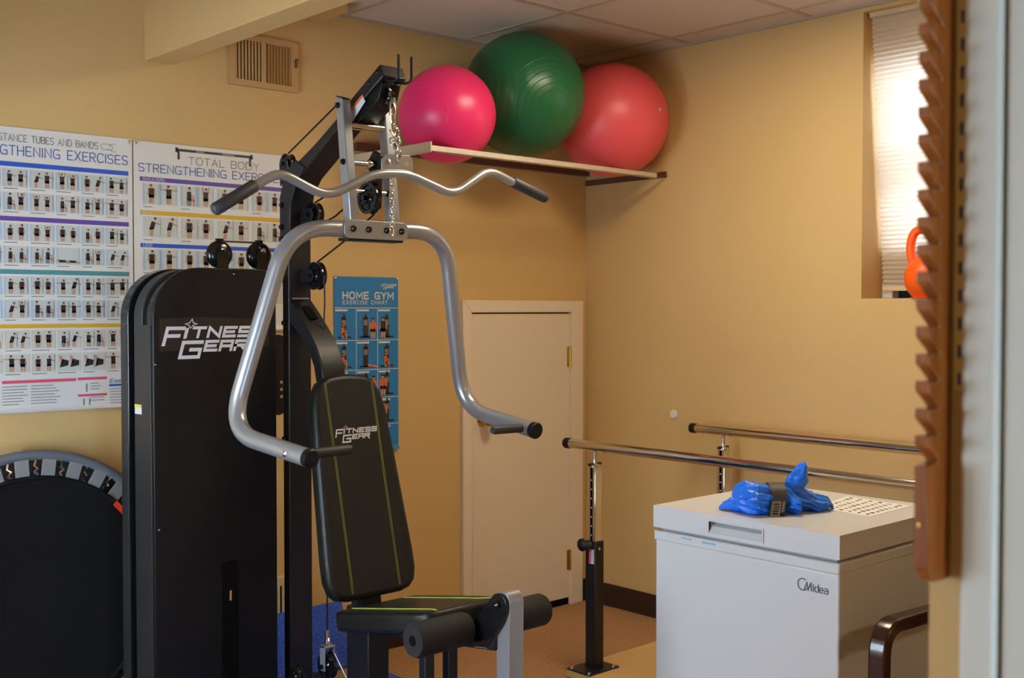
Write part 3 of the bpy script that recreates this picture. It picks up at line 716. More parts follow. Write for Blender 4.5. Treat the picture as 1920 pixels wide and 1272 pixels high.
pulley((XS+.022, -.640, 1.702), .040, (1, 0, 0))
pulley((XS+.022, -.650, 1.506), .045, (1, 0, 0))
for z in (1.702, 1.506):
    for s_ in (-1, 1):
        MB().prism([(-.587, z-.024), (-.587, z+.024), (-.655, z+.020), (-.664, z), (-.655, z-.020)], 0, XS+.022+s_*.018, XS+.022+s_*.022).build('pulley_bracket', 'blk', G, bevel=.001)
pulley((XS, -.975, 1.731), .048, (1, 0, 0))
pulley((XS, -1.058, 2.030), .034, (1, 0, 0), w=.014)
MB().prism([(-.955, 1.70), (-.99, 1.70), (-1.0, 1.86), (-.97, 1.875), (-.945, 1.85)], 0, XS+.016, XS+.034).build('swivel_bracket', 'blkp', G, bevel=.003)
# cables
def cable(pts, r=.0030, name='cable'): return MB().tube(pts, r, 8).build(name, 'blk', G, smooth=True)
cable([(XS-.012, -.540, 1.907), (XS-.012, -.80, 2.018), (XS-.012, -.835, 2.033), (XS-.012, -.86, 2.0)])
cable([(XS+.022, -.645, 1.742), (XS+.02, -.826, 1.789), (XS+.01, -.965, 1.780)])
cable([(XS+.022, -.640, 1.662), (XS+.02, -.76, 1.690), (XS+.02, -.85, 1.728), (XS+.01, -.97, 1.775)])
cable([(XS+.022, -.655, 1.550), (XS+.02, -.86, 1.630), (XS+.01, -.985, 1.684)])
cable([(XS+.022, -.695, 1.506), (XS+.02, -.700, 1.42), (XS+.02, -.69, 1.30)], .0026)

# press arm carriage: two silver uprights hanging from the boom
TL = .021
for s_, nm in ((-1, ''), (1, '')):
    cx_ = XS + s_*.0755
    rt = MB().prism([(-.928, 2.030), (-.966, 2.018), (-1.008, 1.655), (-.970, 1.655)], 0, cx_-.0145, cx_+.0145).build('press_arm_upright', 'silver', G, bevel=.003)
    MB().prism([(-.930, 2.031), (-.966, 2.020), (-.966, 2.016), (-.930, 2.027)], 0, cx_-.0135, cx_+.0135).build('end_cap', 'blkp', rt)
    for y, z in ((-.945, 2.000), (-.972, 1.832), (-.982, 1.748)):
        MB().lathe([(.0095, 0), (.0095, .003), (.007, .008), (.001, .0095)], (cx_-.0145, y, z), (-1, 0, 0), 14).build('bolt', 'blkg', rt, smooth=True)
for y, z, r_ in ((-.958, 1.945, .013), (-.972, 1.832, .008), (-.982, 1.748, .007)):
    MB().tube([(XS-.065, y, z), (XS+.065, y, z)], r_, 14).build('cross_rod', 'chrome', G, smooth=True)
MB().lathe([(.010, -.01), (.014, -.006), (.014, .006), (.010, .01)], (XS+.004, -.972, 1.832), (1, 0, 0), 16).build('rod_nut', 'chrome', G, smooth=True)

# press arm: one long bent silver tube
K = .018
def arm_pt(a, y, z): return (XS + a, y, z + K*a)
path = [arm_pt(-.400, -1.275, 1.022), arm_pt(-.432, -.905, 1.066), arm_pt(-.283, -.985, 1.636), arm_pt(.283, -.985, 1.636), arm_pt(.420, -.905, 1.066), arm_pt(.400, -1.275, 1.022)]
pa = MB().tube(fillet(path, [.13, .125, .125, .13], 12), .0245, 22).build('press_arm', 'silver', G, smooth=True)
plz = 1.636
MB().prism(rrect(XS-.115, plz-.030, XS+.115, plz+.024, .018), 1, -1.0125, -1.0085).build('clamp_plate', 'silver', pa, bevel=.001)
MB().box((XS-.10, -1.0085, plz-.036), (XS+.10, -.955, plz-.027)).build('clamp_base', 'blk', pa, bevel=.002)
for a in (-.085, -.030, .035, .090):
    MB().lathe([(.010, 0), (.010, .003), (.007, .008), (.001, .0095)], (XS+a, -1.0125, plz-.002), (0, -1, 0), 14).build('bolt', 'blkg', pa, smooth=True)
for s_ in (-1, 1):
    e = Vector(arm_pt(s_*.400, -1.275, 1.022)); dr = (e - Vector(arm_pt(s_*.426, -.905, 1.066))).normalized()
    MB().lathe([(.0252, -.012), (.0258, .002), (.022, .006), (.001, .007)], e, dr, 24).build('end_cap', 'blkp', pa, smooth=True)
    p0 = e - dr*.045; q0 = p0 + Vector((-s_*.150, -.012, .004))
    MB().tube([p0, p0 + (q0-p0)*.93, q0], [.0135, .0135, .011], 16).build('hand_grip', 'grip', pa, smooth=True)
    MB().lathe([(.009, 0), (.009, .004), (.001, .009)], e - dr*.075 + Vector((s_*.024, 0, .0)), (s_, 0, 0), 12).build('bolt', 'steel', pa, smooth=True)

# backrest strut: curved flat box from the mast to the back pad
fr = [(-.587, 1.430), (-.640, 1.386), (-.690, 1.340), (-.742, 1.285), (-.775, 1.230), (-.790, 1.170), (-.795, 1.05), (-.80, .80)]
bk = [(-.760, .80), (-.752, 1.05), (-.745, 1.165), (-.730, 1.220), (-.700, 1.268), (-.655, 1.310), (-.610, 1.345), (-.587, 1.360)]
stt = yz(fr + bk, 'backrest_strut', 'blk', bevel=.004)
def slot_fr(q): return q
MB().prism([(-.622, 1.409), (-.668, 1.370), (-.6665, 1.368), (-.6205, 1.407)], 0, XS-.012, XS+.016).build('cable_slot', 'dark', stt)
MB().box((XS-.030, -.587, 1.432), (XS+.030, -.592, 1.436)).build('weld_bead', 'silver', stt)
for z in (.86, 1.02): MB().box((XS-.04, -.84, z-.03), (XS+.04, -.76, z+.03)).build('pad_mount', 'blk', G)

# back pad (reclined): local frame s up along the pad, n out of the face
tilt_ = math.atan2(.146, .622)
def pad_fr(q):
    a, n_, s_ = q   # prism axis 1 -> (u, t, v)
    base = Vector((XS, -1.005, .56))
    return base + Vector((a, 0, 0)) + Vector((0, math.sin(tilt_), math.cos(tilt_)))*s_ + Vector((0, math.cos(tilt_), -math.sin(tilt_)))*n_
H = .652
out = []
def pw(s): return .160 - .034*max(0, s)/H
for a in range(0, 91, 15): out.append((.105 + .055*math.cos(R(a-90)), .02 + .055 + .055*math.sin(R(a-90)) - .055))
ol = [(-.095, -.020), (.095, -.020), (.128, -.012), (.150, .008), (.160, .045), (.160, .10), (.142, .40), (.131, .55), (.120, .600), (.098, .638), (.062, .655), (0, .660), (-.062, .655), (-.098, .638), (-.120, .600), (-.131, .55), (-.142, .40), (-.160, .10), (-.160, .045), (-.150, .008), (-.128, -.012)]
bp_ = MB().prism(ol, 1, 0, .055, pad_fr).build('back_pad', 'vinyl', G, bevel=.017, seg=4)
for a in (-.0885, -.0835, .0835, .0885):
    ss = MB(); stroke(ss, lambda u, w: pad_fr((u, -.0010, w)), [(a, .002), (a*.985, .3), (a, .632)], .0014); ss.build('stitching', 'stitch', bp_)
lg = MB(); block_logo(lg, lambda u, w: pad_fr((u, -.0012, w)), -.073, .474, .0158)
lg.build('logo', 'logow', bp_)
# seat pad (nose raised)
ts = math.atan2(.064, .344)
def seat_fr(q):
    a, l_, n_ = q    # axis 2: (a, l, t)
    return Vector((XS, -.985, .515)) + Vector((a, 0, 0)) + Vector((0, -math.cos(ts), math.sin(ts)))*l_ + Vector((0, math.sin(ts), math.cos(ts)))*n_
sl = [(-.150, .02), (-.130, 0), (.130, 0), (.150, .02), (.155, .10), (.150, .25), (.142, .38), (.128, .425), (.095, .445), (-.095, .445), (-.128, .425), (-.142, .38), (-.150, .25), (-.155, .10)]
sp_ = MB().prism(sl, 2, -.058, 0, seat_fr).build('seat_pad', 'vinyl', G, bevel=.018, seg=4)
for s_ in (-1, 1):
    pl = [(s_*.094, .03), (s_*.092, .2), (s_*.086, .385), (s_*.088, .41), (s_*.098, .436)]
    MB().tube(fillet([seat_fr((u, w, .0008)) for u, w in pl], .02, 4), .0024, 8).build('stitching', 'stitch', sp_, smooth=True)
# frame under the seat
bm_ = MB().prism([(-.900, .418), (-.900, .470), (-1.575, .572), (-1.575, .508)], 0, XS-.034, XS+.034).build('seat_beam', 'blk', G, bevel=.004)
MB().prism([(-1.497, .502), (-1.497, .534), (-1.545, .541), (-1.545, .509)], 0, XS-.0358, XS-.0345).build('safety_label', 'logow', bm_)
MB().prism([(-1.497, .525), (-1.497, .534), (-1.545, .541), (-1.545, .532)], 0, XS-.0366, XS-.036).build('label_stripe', 'yellowl', bm_)
MB().box((XS-.038, -.90, .02), (XS+.038, -1.015, .50)).build('seat_post', 'blk', G, bevel=.004)
MB().prism([(-.93, .46), (-.985, .46), (-.965, .66), (-.90, .66)], 0, XS-.036, XS+.036).build('backrest_bracket', 'blk', G, bevel=.003)
for x in (-1.993, -1.909): MB().box((x-.0165, -1.285, .02), (x+.0165, -1.315, .492)).build('front_leg', 'blk', G, bevel=.003)
MB().box((XS-.03, -.2, .0), (XS+.03, -1.45, .05)).build('base_rail', 'blk', G, bevel=.004)
for y in (-.22, -1.42): MB().box((XS-.33, y-.03, 0), (XS+.33, y+.03, .05)).build('cross_foot', 'blk', G, bevel=.004)
# leg developer: black pivot plates, silver arm, foam rollers
ol = [(-1.470, .500), (-1.548, .510), (-1.605, .585)] + arc2(-1.592, .630, .033, 225, 45, 10) + [(-1.482, .560)]
MB().prism(ol, 0, XS-.037, XS-.026).build('pivot_plate', 'blkg', G, bevel=.002)
MB().prism([(-1.470, .500), (-1.545, .510), (-1.60, .585), (-1.585, .615), (-1.500, .595)], 0, XS+.026, XS+.033).build('pivot_plate', 'blkg', G, bevel=.002)
MB().lathe([(.010, 0), (.010, .004), (.001, .011)], (XS-.037, -1.588, .632), (-1, 0, 0), 14).build('pivot_bolt', 'blkg', G, smooth=True)
la = MB().prism([(-1.575, .10), (-1.622, .10), (-1.622, .642)] + arc2(-1.597, .642, .025, 180, 0, 8) + [(-1.572, .642)], 0, XS-.0255, XS+.024)
la.build('leg_arm', 'silver', G, bevel=.002)
for y, z, tag_ in ((-1.480, .553, 0), (-1.60, .13, 1)):
    MB().tube([(XS-.224, y, z), (XS+.224, y, z)], .011, 12).build('roller_rod', 'blk', G, smooth=True)
    for s_ in (-1, 1):
        pr = [(.013, .055), (.042, .055), (.045, .065), (.045, .222), (.041, .230), (.013, .230)]
        ro = MB().lathe(pr, (XS, y, z), (s_, 0, 0), 32).build('foam_roller', 'foam', G, smooth=True, ang=30)
        MB().lathe([(.014, .2302), (.014, .2312), (.001, .2314)], (XS, y, z), (s_, 0, 0), 16).build('rod_hole', 'dark', ro)
# low pulley hanging on its cable behind the seat
cable([(XS, -.765, .80), (XS, -.737, .47), (XS, -.738, .385)], .0028)
MB().lathe([(.006, 0), (.006, .022), (.009, .024), (.009, .040)], (XS, -.738, .378), (0, 0, -1), 10).build('cable_shackle', 'steel', G, smooth=True)
MB().tube([(XS+.0, -.738 + .010*math.cos(a), .345 + .012*math.sin(a)) for a in [2*math.pi*k/14 for k in range(14)]], .003, 8, closed=True).build('eye_ring', 'steel', G, smooth=True)
yk = MB().box((XS-.020, -.722, .328), (XS+.020, -.754, .333)).box((XS-.020, -.724, .255), (XS-.016, -.752, .333)).box((XS+.016, -.724, .255), (XS+.020, -.752, .333))
yk.build('pulley_yoke', 'silver', G, bevel=.001)
pulley((XS, -.738, .268), .042, (1, 0, 0), w=.010)
cable([(XS, -.700, .26), (XS, -.62, .12), (XS, -.60, .05)], .0028)
MB().tube([(XS+.012, -.760, .31), (XS+.02, -.86, .20)], .0022, 8).build('cable', 'silver', G, smooth=True)
pulley((XS-.03, -.60, .205), .036, (1, 0, 0))

# weight stack tower with black arched shrouds
CX0, CX1 = -2.459, -2.047
def arch(d, top=1.525, bot=.02):
    r1, r2 = .150-d, .05-d if .05 > d else .004
    return [(CX0+d, bot)] + arc2(CX0+.150, top-.150, r1, 180, 90, 12) + arc2(CX1-.05, top-.05, r2, 90, 0, 6) + [(CX1-d, bot)]
fs_ = MB().prism(arch(0), 1, -.600, -.586).build('front_shroud', 'blkp', G, bevel=.003)
MB().prism(arch(.012), 1, -.586, -.525).build('shroud_lip', 'blkg', fs_, bevel=.002)
MB().prism(arch(.030), 1, -.525, -.42).build('stack_core', 'dark', G)
MB().prism(arch(.004), 1, -.517, -.460).build('frame_hoop', 'strip', G, bevel=.002)
bs_ = MB().prism(arch(0), 1, -.426, -.372).build('back_shroud', 'blkg', G, bevel=.003)
MB().box((CX0-.002, -.585, .02), (CX0+.012, -.527, 1.352)).build('side_strip', 'strip', fs_, bevel=.001)
MB().box((CX0-.002, -.424, .02), (CX0+.004, -.378, 1.352)).build('side_strip', 'strip', bs_, bevel=.001)
st_ = MB().box((CX0+.0025, -.512, 1.083), (CX0+.0035, -.466, 1.112)); st_.build('spec_label', 'logow', G)
MB().box((CX0+.0015, -.512, 1.103), (CX0+.0022, -.466, 1.111)).build('label_stripe', 'yellowl', G)
MB().prism([(-2.440, 1.275), (-2.440, 1.372), (-2.30, 1.376), (-2.075, 1.366), (-2.075, 1.282), (-2.26, 1.277)], 1, -.6003, -.6008).build('label', 'labelb', fs_)
lg = MB(); block_logo(lg, lambda u, w: (u, -.6014, w), -2.428, 1.312, .0355)
lg.build('logo', 'logow', fs_)
for x, z in ((-2.449, 1.236), (-2.442, .745), (-2.192, 1.508)):
    MB().lathe([(.0075, 0), (.0075, .002), (.004, .006), (.001, .0065)], (x, -.600, z), (0, -1, 0), 12).build('screw', 'blkg', fs_, smooth=True)
MB().box((-2.243, -.6003, .10), (-2.188, -.6010, .618)).build('selector_slot', 'dark', fs_)
MB().tube([(-2.226, -.600, .500), (-2.226, -.622, .505), (-2.226, -.624, .535)], .0045, 8).build('selector_pin', 'chrome', fs_, smooth=True)
for x in (-2.190, -2.050):
    p = MB().lathe([(.010, -.016), (.034, -.014), (.043, -.006), (.0435, .006), (.034, .014), (.010, .016)], (x, -.50, 1.572), (0, 1, 0), 32).build('tower_pulley', 'blkg', G, smooth=True, ang=50)
    MB().prism([(x-.019, 1.50), (x+.019, 1.50), (x+.019, 1.575)] + arc2(x, 1.575, .019, 0, 180, 8) + [(x-.019, 1.575)], 1, -.525, -.519).build('pulley_bracket', 'blkg', G, bevel=.002)
    MB().lathe([(.009, 0), (.009, .004), (.002, .010)], (x, -.525, 1.588), (0, -1, 0), 12).build('bolt', 'steel', p, smooth=True)
    MB().box((x-.012, -.505, 1.612), (x+.012, -.495, 1.622)).build('cable_guard', 'blkg', p)
cable([(-2.18, -.50, 1.614), (-2.06, -.50, 1.614)], .003)
# perforated link bracket between tower and mast, with counted holes
lk = MB().prism(arc2(-1.950, 1.285, .030, 0, 180, 10) + arc2(-1.950, 1.075, .030, 180, 360, 10), 1, -.452, -.448).build('adjuster_plate', 'blk', G, bevel=.001)
for i in range(3):
    for x in (-1.968, -1.940):
        MB().disc((x, -.4525, 1.155 - i*.024), (0, -1, 0), .0055, 12).build('hole', 'beige', lk)

# lat pulldown bar and chains
t = thing('lat_pulldown_bar', (XS+.01, -1.09, 1.78), 'curved silver lat pulldown bar with dark foam grips', 'exercise bar')
LP = [(-2.517,1.656),(-2.396,1.729),(-2.327,1.769),(-2.175,1.709),(-2.015,1.790),(-1.894,1.797),(-1.722,1.747),(-1.578,1.836),(-1.472,1.803),(-1.331,1.770)]
LP[-1] = (-1.331, 1.764)
full = fillet([(x, -1.09, z) for x, z in LP], [.03, .045, .06, .05, .04, .045, .045, .02], 8)
MB().tube(full, .0130, 16).build('bar', 'silver', t, smooth=True)
for a, b_ in (((-2.517, 1.656), (-2.400, 1.7275)), ((-1.331, 1.764), (-1.476, 1.806))):
    A = Vector((a[0], -1.09, a[1])); B = Vector((b_[0], -1.09, b_[1])); D = (B-A).normalized()
    MB().tube([A-D*.006, A-D*.002, A+D*.006, B-D*.003, B], [.010, .0155, .0175, .0175, .015], 18).build('foam_grip', 'grip', t, smooth=True, ang=60)
MB().prism([(XS-.040, 1.800), (XS+.073, 1.806), (XS+.073, 1.838), (XS+.060, 1.852), (XS-.025, 1.848), (XS-.040, 1.832)], 1, -1.0925, -1.0875).build('bracket', 'silver', t, bevel=.001)
MB().box((XS+.040, -1.0928, 1.820), (XS+.058, -1.0930, 1.833)).build('bracket_slot', 'vent', t)
MB().lathe([(.009, 0), (.009, .003), (.001, .008)], (XS-.018, -1.0925, 1.825), (0, -1, 0), 12).build('bolt', 'steel', t, smooth=True)

def chain_link(c, d, nrm, L=.026, Wd=.0150, r=.0022):
    c, d = Vector(c), Vector(d).normalized(); s_ = Vector(nrm).cross(d).normalized()
    pts = []
    for k in range(9): a = R(-90+180*k/8); pts.append(c + d*(L/2-Wd/2) + d*(Wd/2*math.cos(a)) + s_*(Wd/2*math.sin(a)))
    for k in range(9): a = R(90+180*k/8); pts.append(c - d*(L/2-Wd/2) + d*(Wd/2*math.cos(a)) + s_*(Wd/2*math.sin(a)))
    return MB().tube(pts, r, 8, closed=True)
CN = XS + .004
t = thing('steel_chain', (CN, -1.075, 1.85), 'bunched steel chain and snap hook above the lat bar', 'chain', 'loose chains on the home gym')
cr = MB().tube([(CN + .009*math.sin(a)*(1 + .35*math.cos(a)), -1.085, 1.972 + .034*math.cos(a)) for a in [2*math.pi*k/24 for k in range(24)]], .0036, 8, closed=True)
cr.build('snap_hook', 'steel', t, smooth=True)
MB().lathe([(.010, 0), (.010, .014), (.006, .018)], (CN, -1.085, 2.0), (0, 0, 1), 12).build('cable_end', 'steel', t, smooth=True)
MB().tube([(CN, -1.085, 1.968), (CN+.002, -1.087, 1.945), (CN-.001, -1.088, 1.925)], [.004, .006, .004], 8).build('hook_gate', 'steel', t, smooth=True)
random.seed(3)
for c, dd in (((0, 1.925), (0, 0, 1)), ((.014, 1.915), (.4, .2, 1)), ((-.009, 1.908), (-.6, .3, 1)), ((.006, 1.898), (.8, .2, .6)), ((.019, 1.892), (-.3, .1, 1)), ((-.006, 1.890), (.9, .1, .4)), ((.010, 1.882), (.2, -.4, 1)), ((.002, 1.873), (-.3, .5, 1)), ((.013, 1.868), (.1, 0, 1)), ((.016, 1.852), (.05, 0, 1)), ((.012, 1.838), (-.2, .1, 1))):
    chain_link((CN + c[0], -1.088 + random.uniform(-.008, .004), c[1]), dd, (random.uniform(-1, 1), random.uniform(-1, 1), .1)).build('link', 'steel', t, smooth=True)
t = thing('steel_chain', (CN, -1.094, 1.64), 'steel chain dangling straight below the lat bar', 'chain', 'loose chains on the home gym')
for k in range(9):
    z = 1.790 - k*.0205
    chain_link((CN - .011, -1.0945, z), (.02, 0, 1), (1, .25, 0) if k % 2 else (-.25, 1, 0)).build('link', 'steel', t, smooth=True)

# ------------------------------------------------------------------ mini trampoline standing on edge
TC = Vector((-2.655, -.16, .487))
t = thing('mini_trampoline', (TC.x, TC.y, 0), 'round black mini trampoline standing on edge against the wall', 'trampoline')
def tp(r, a, y=0): return TC + Vector((r*math.cos(a), y, r*math.sin(a)))
MB().tube([tp(.456, 2*math.pi*k/72, .012) for k in range(72)], .0165, 12, closed=True).build('rim', 'rimpad', t, smooth=True)
mt = MB().lathe([(.001, -.004), (.380, -.004), (.391, -.007), (.393, 0), (.391, .004), (.001, .004)], TC, (0, 1, 0), 72).build('jumping_mat', 'blkp', t, smooth=True, ang=30)
mt.data.materials[0] = M['matblk']
MB().tube([tp(.385, 2*math.pi*k/72, -.004) for k in range(72)], .0055, 8, closed=True).build('mat_hem', 'vinyl', mt, smooth=True)
sk = MB(); n_ = 72
for k in range(n_):
    a, a2 = 2*math.pi*k/n_, 2*math.pi*(k+1)/n_
    sk.poly([tp(.390, a, .016), tp(.390, a2, .016), tp(.452, a2, .016), tp(.452, a, .016)])
sk.build('inner_skirt', 'strip', t)
N = 32
for k in range(N):
    a = 2*math.pi*(k+.35)/N
    rot = Matrix.Rotation(-(a - math.pi/2), 3, 'Y')
    bx = MB(); w = .0215
    c = tp(.418, a, .003)
    bx.box((c.x-w, c.y-.0022, c.z-.030), (c.x+w, c.y+.0022, c.z+.030), rot)
    bx.build('elastic_strap', 'greyfab', t, bevel=.001, seg=1)
    a2 = a + math.pi/N; c = tp(.410, a2, .006)
    MB().tube([tp(.394, a2-.012, .004), tp(.406, a2+.016, .0), tp(.414, a2-.014, .002), tp(.424, a2+.012, .004), tp(.440, a2-.004, .008)], .0062, 6).build('spring', 'steel', t, smooth=True)
rg = MB().prism([(0, 0), (1, 0), (1, 1), (0, 1)], 1, 0, .003, lambda q: tp(.373 + .018*q[2], R(36.5) + .185*q[0], -.013 + q[1])); rg.build('warning_tag', 'redtag', t)
for k in range(6):
    a = 2*math.pi*(k+.5)/6
    MB().tube([tp(.452, a, .012), tp(.452, a, .135)], .012, 10).build('leg', 'steel', t, smooth=True)

# ------------------------------------------------------------------ blue mats and wall box
t = thing('foam_mat', (-1.75, -.08, 0), 'blue treaded foam mat leaning against the wall behind the gym', 'mat', 'blue foam mats')
def lean(q):
    u, w, d_ = q    # u along x, w up the mat, d_ out of it
    a = R(14); return Vector((u + .02*(.25-w)/.25*(1 if u > -1.6 else 0), -.088 + math.sin(a)*w - math.cos(a)*d_, .004 + math.cos(a)*w + math.sin(a)*d_))
def lm(mb, x0, x1, w0, w1, d0, d1):
    vs = [lean((x, w, d_)) for d_ in (d0, d1) for w in (w0, w1) for x in (x0, x1)]
    mb.add(vs, [(0,2,3,1),(4,5,7,6),(0,1,5,4),(2,6,7,3),(0,4,6,2),(1,3,7,5)])
sh_ = MB(); lm(sh_, -2.02, -1.425, 0, .252, 0, .012); sh_ = sh_.build('slab', 'matblue', t, bevel=.003)
tr = MB()
for i in range(34):
    for j in range(14):
        x = -2.01 + i*.0172; w = .012 + j*.0172; s_ = 1 if (i + j) % 2 else -1
        if x > -1.437 or w > .243: continue
        a = Vector((.0062, .0062*s_)); n_ = Vector((-a.y, a.x)).normalized()*.0019; c = Vector((x, w))
        p4 = [c-a-n_, c+a-n_, c+a+n_, c-a+n_]
        vs = [lean((p.x, p.y, .0118)) for p in p4] + [lean((p.x*.8+c.x*.2, p.y*.8+c.y*.2, .0150)) for p in p4]
        tr.add(vs, [(4,5,6,7),(0,1,5,4),(1,2,6,5),(2,3,7,6),(3,0,4,7)])
tr = tr.build('tread_ridges', 'matridge', t); tr['kind'] = 'stuff'
fm = MB().box((-2.75, -.254, 0), (-1.373, -1.52, .012)).build('floor_mat', 'matblue', bevel=.003); tag(fm, 'flat blue foam mat on the carpet under the home gym', 'mat', 'blue foam mats')
G.location.z += 0
ob = thing('wall_box', (-1.66, 0, .3), 'small beige wall box with slot and latch low behind the gym', 'wall box')
MB().box((-1.700, 0, .20), (-1.560, -.022, .385)).build('cover', 'beige', ob, bevel=.004)
MB().box((-1.692, -.0222, .215), (-1.685, -.023, .350)).build('slot', 'dark', ob)
MB().lathe([(.007, 0), (.007, .006), (.002, .008)], (-1.668, -.022, .300), (0, -1, 0), 10).build('latch', 'brass', ob, smooth=True)
o = MB().lathe([(.019, 0), (.019, .004), (.016, .008), (.001, .009)], (0, -.544, .932), (-1, 0, 0), 24).build('wall_bumper', 'beige', None, smooth=True); o.data.materials[0] = M['paper']
tag(o, 'small round white bumper on the right wall above the bars', 'wall bumper')

# ------------------------------------------------------------------ parallel bars on a plywood platform
t = thing('parallel_bars', (-.46, -.85, 0), 'chrome parallel walking bars on black posts behind the freezer', 'parallel bars')
MB().box((-.880, -.745, 0), (-.03, -3.4, .030)).build('platform', 'ply', t, bevel=.002)
def barset(bx, bz, yend, py, z_top):
    b_ = MB().tube([(bx, yend, bz), (bx, -3.25, bz)], .0190, 20).build('handrail', 'chrome', t, smooth=True)
    MB().lathe([(.0195, -.002), (.0210, 0), (.0210, .026), (.0195, .028)], (bx, yend+.004, bz), (0, -1, 0), 20).build('end_cap', 'blkp', b_, smooth=True)
    for y in (py, -3.0):
        f_ = .52
        p = MB().box((bx-.024, y-.026, .034), (bx+.024, y+.026, f_)).build('post', 'blk', t, bevel=.003)
        MB().box((bx-.090, y-.060, .030), (bx+.075, y+.060, .036)).build('base_plate', 'blk', p, bevel=.001)
        for sx, sy in ((-.075, -.045), (-.075, .045), (.06, -.045), (.06, .045)):
            MB().lathe([(.007, 0), (.007, .004), (.002, .006)], (bx+sx, y+sy, .036), (0, 0, 1), 8).build('bolt', 'steel', p)
        tube_ = MB().box((bx-.018, y-.020, f_-.1), (bx+.018, y+.020, bz-.075)).build('inner_post', 'chrome', t, bevel=.003)
        MB().box((bx-.0185, y-.006, f_), (bx-.0178, y+.006, bz-.08)).build('slot_strip', 'dark', tube_)
        for k in range(7): MB().disc((bx-.0188, y, f_+.022+k*.035), (-1, 0, 0), .0032, 10).build('peg_hole', 'paper', tube_)
        MB().lathe([(.028, 0), (.028, .006), (.020, .010), (.009, .012), (.008, .034)], (bx, y, bz-.078), (0, 0, 1), 16).build('collar', 'steel', tube_, smooth=True)
        MB().tube([(bx-.032, y, bz-.068), (bx+.032, y, bz-.068)], .006, 8).build('clamp_screw', 'blk', tube_, smooth=True)
        MB().tube([(bx, y, bz-.05), (bx, y, bz-.012)], .009, 12).build('swivel', 'steel', tube_, smooth=True)
        MB().tube([(bx-.024, y, .505), (bx-.055, y, .505)], [.013, .012], 12).build('knob_stem', 'grip', p, smooth=True)
        MB().lathe([(.008, 0), (.018, .004), (.024, .010), (.024, .016), (.014, .022), (.002, .024)], (bx-.055, y, .512), (-1, 0, 0), 20).build('knob', 'blkp', p, smooth=True)
        MB().box((bx-.0245, y-.020, .435), (bx-.0250, y+.006, .490)).build('warning_label', 'logow', p)
        MB().box((bx-.0252, y-.006, .438), (bx-.0255, y+.005, .487)).build('label_stripe', 'p_pink', p)
        MB().lathe([(.006, 0), (.006, .005), (.002, .008)], (bx-.006, y-.026, .492), (0, -1, 0), 10).build('lock_pin', 'brass', p, smooth=True)
barset(-.80, .879, -.665, -.815, .8)
barset(-.115, .894, -.737, -.90, .8)

# ------------------------------------------------------------------ chest freezer
FX0, FX1, FY0, FY1 = -1.500, -.930, -1.700, -2.288
FZ = .85
t = thing('chest_freezer', ((FX0+FX1)/2, (FY0+FY1)/2, 0), 'white chest freezer with flat lid', 'freezer')
MB().box((FX0+.005, FY0-.004, .03), (FX1-.01, FY1+.004, .755)).build('body', 'fridge', t, bevel=.006, seg=3)
MB().box((FX0+.001, FY0-.001, .753), (FX1-.006, FY1+.001, .781)).build('top_trim', 'fridge', t, bevel=.004)
MB().box((FX0+.020, FY0-.018, .78), (FX1-.02, FY1+.018, .792)).build('gasket', 'gasket', t)
# lid with a recessed handle
ld = MB(); hy0, hy1, hz0, hz1 = -1.895, -2.065, .802, .832
ld.box((FX0+.03, FY0, .790), (FX1, FY1, FZ))
ld.box((FX0, FY0, .790), (FX0+.03, hy0, FZ)); ld.box((FX0, hy1, .790), (FX0+.03, FY1, FZ)); ld.box((FX0, hy0, hz1), (FX0+.03, hy1, FZ)); ld.box((FX0, hy0, .790), (FX0+.03, hy1, hz0))
ld = ld.build('lid', 'fridge', t)
hf = MB().box((FX0-.003, hy0+.004, hz0-.004), (FX0+.006, hy0-.0, hz1+.004)).box((FX0-.003, hy1+.0, hz0-.004), (FX0+.006, hy1-.004, hz1+.004)).box((FX0-.003, hy0, hz1), (FX0+.006, hy1, hz1+.004)).box((FX0-.003, hy0, hz0-.004), (FX0+.006, hy1, hz0))
hf = hf.build('handle', 'fridge', ld)
MB().prism([(FX0-.001, hz0), (FX0+.028, hz0), (FX0+.028, hz0+.022), (FX0+.010, hz0+.016)], 1, hy0, hy1).build('handle_lip', 'fridge', ld)
MB().box((FX0+.005, -1.80, .7705), (FX0+.0005, -1.835, .7745)).build('blue_sticker', 'bluel', t)
MB().box((FX0+.005, -1.87, .7685), (FX0+.0005, -1.915, .7735)).build('blue_sticker', 'bluel', t)
lg = MB(); Pf = lambda u, w: (FX0+.0040, -2.1850 - u, .6985 + w)
stroke(lg, Pf, [(.0145*math.cos(R(a)) - .002, .014 + .0145*math.sin(R(a))) for a in range(60, 320, 15)], .0028)
for p in ([(.002, .002), (.010, .0215)], [(.010, .0215), (.013, .002)], [(.013, .002), (.021, .0215)], [(.021, .0215), (.023, .002)]): stroke(lg, Pf, p, .0030)
text(lg, Pf, 'idea', .0275, .002, .0185, .0135, .0038, .0026)
lg.build('badge', 'logosil', t)

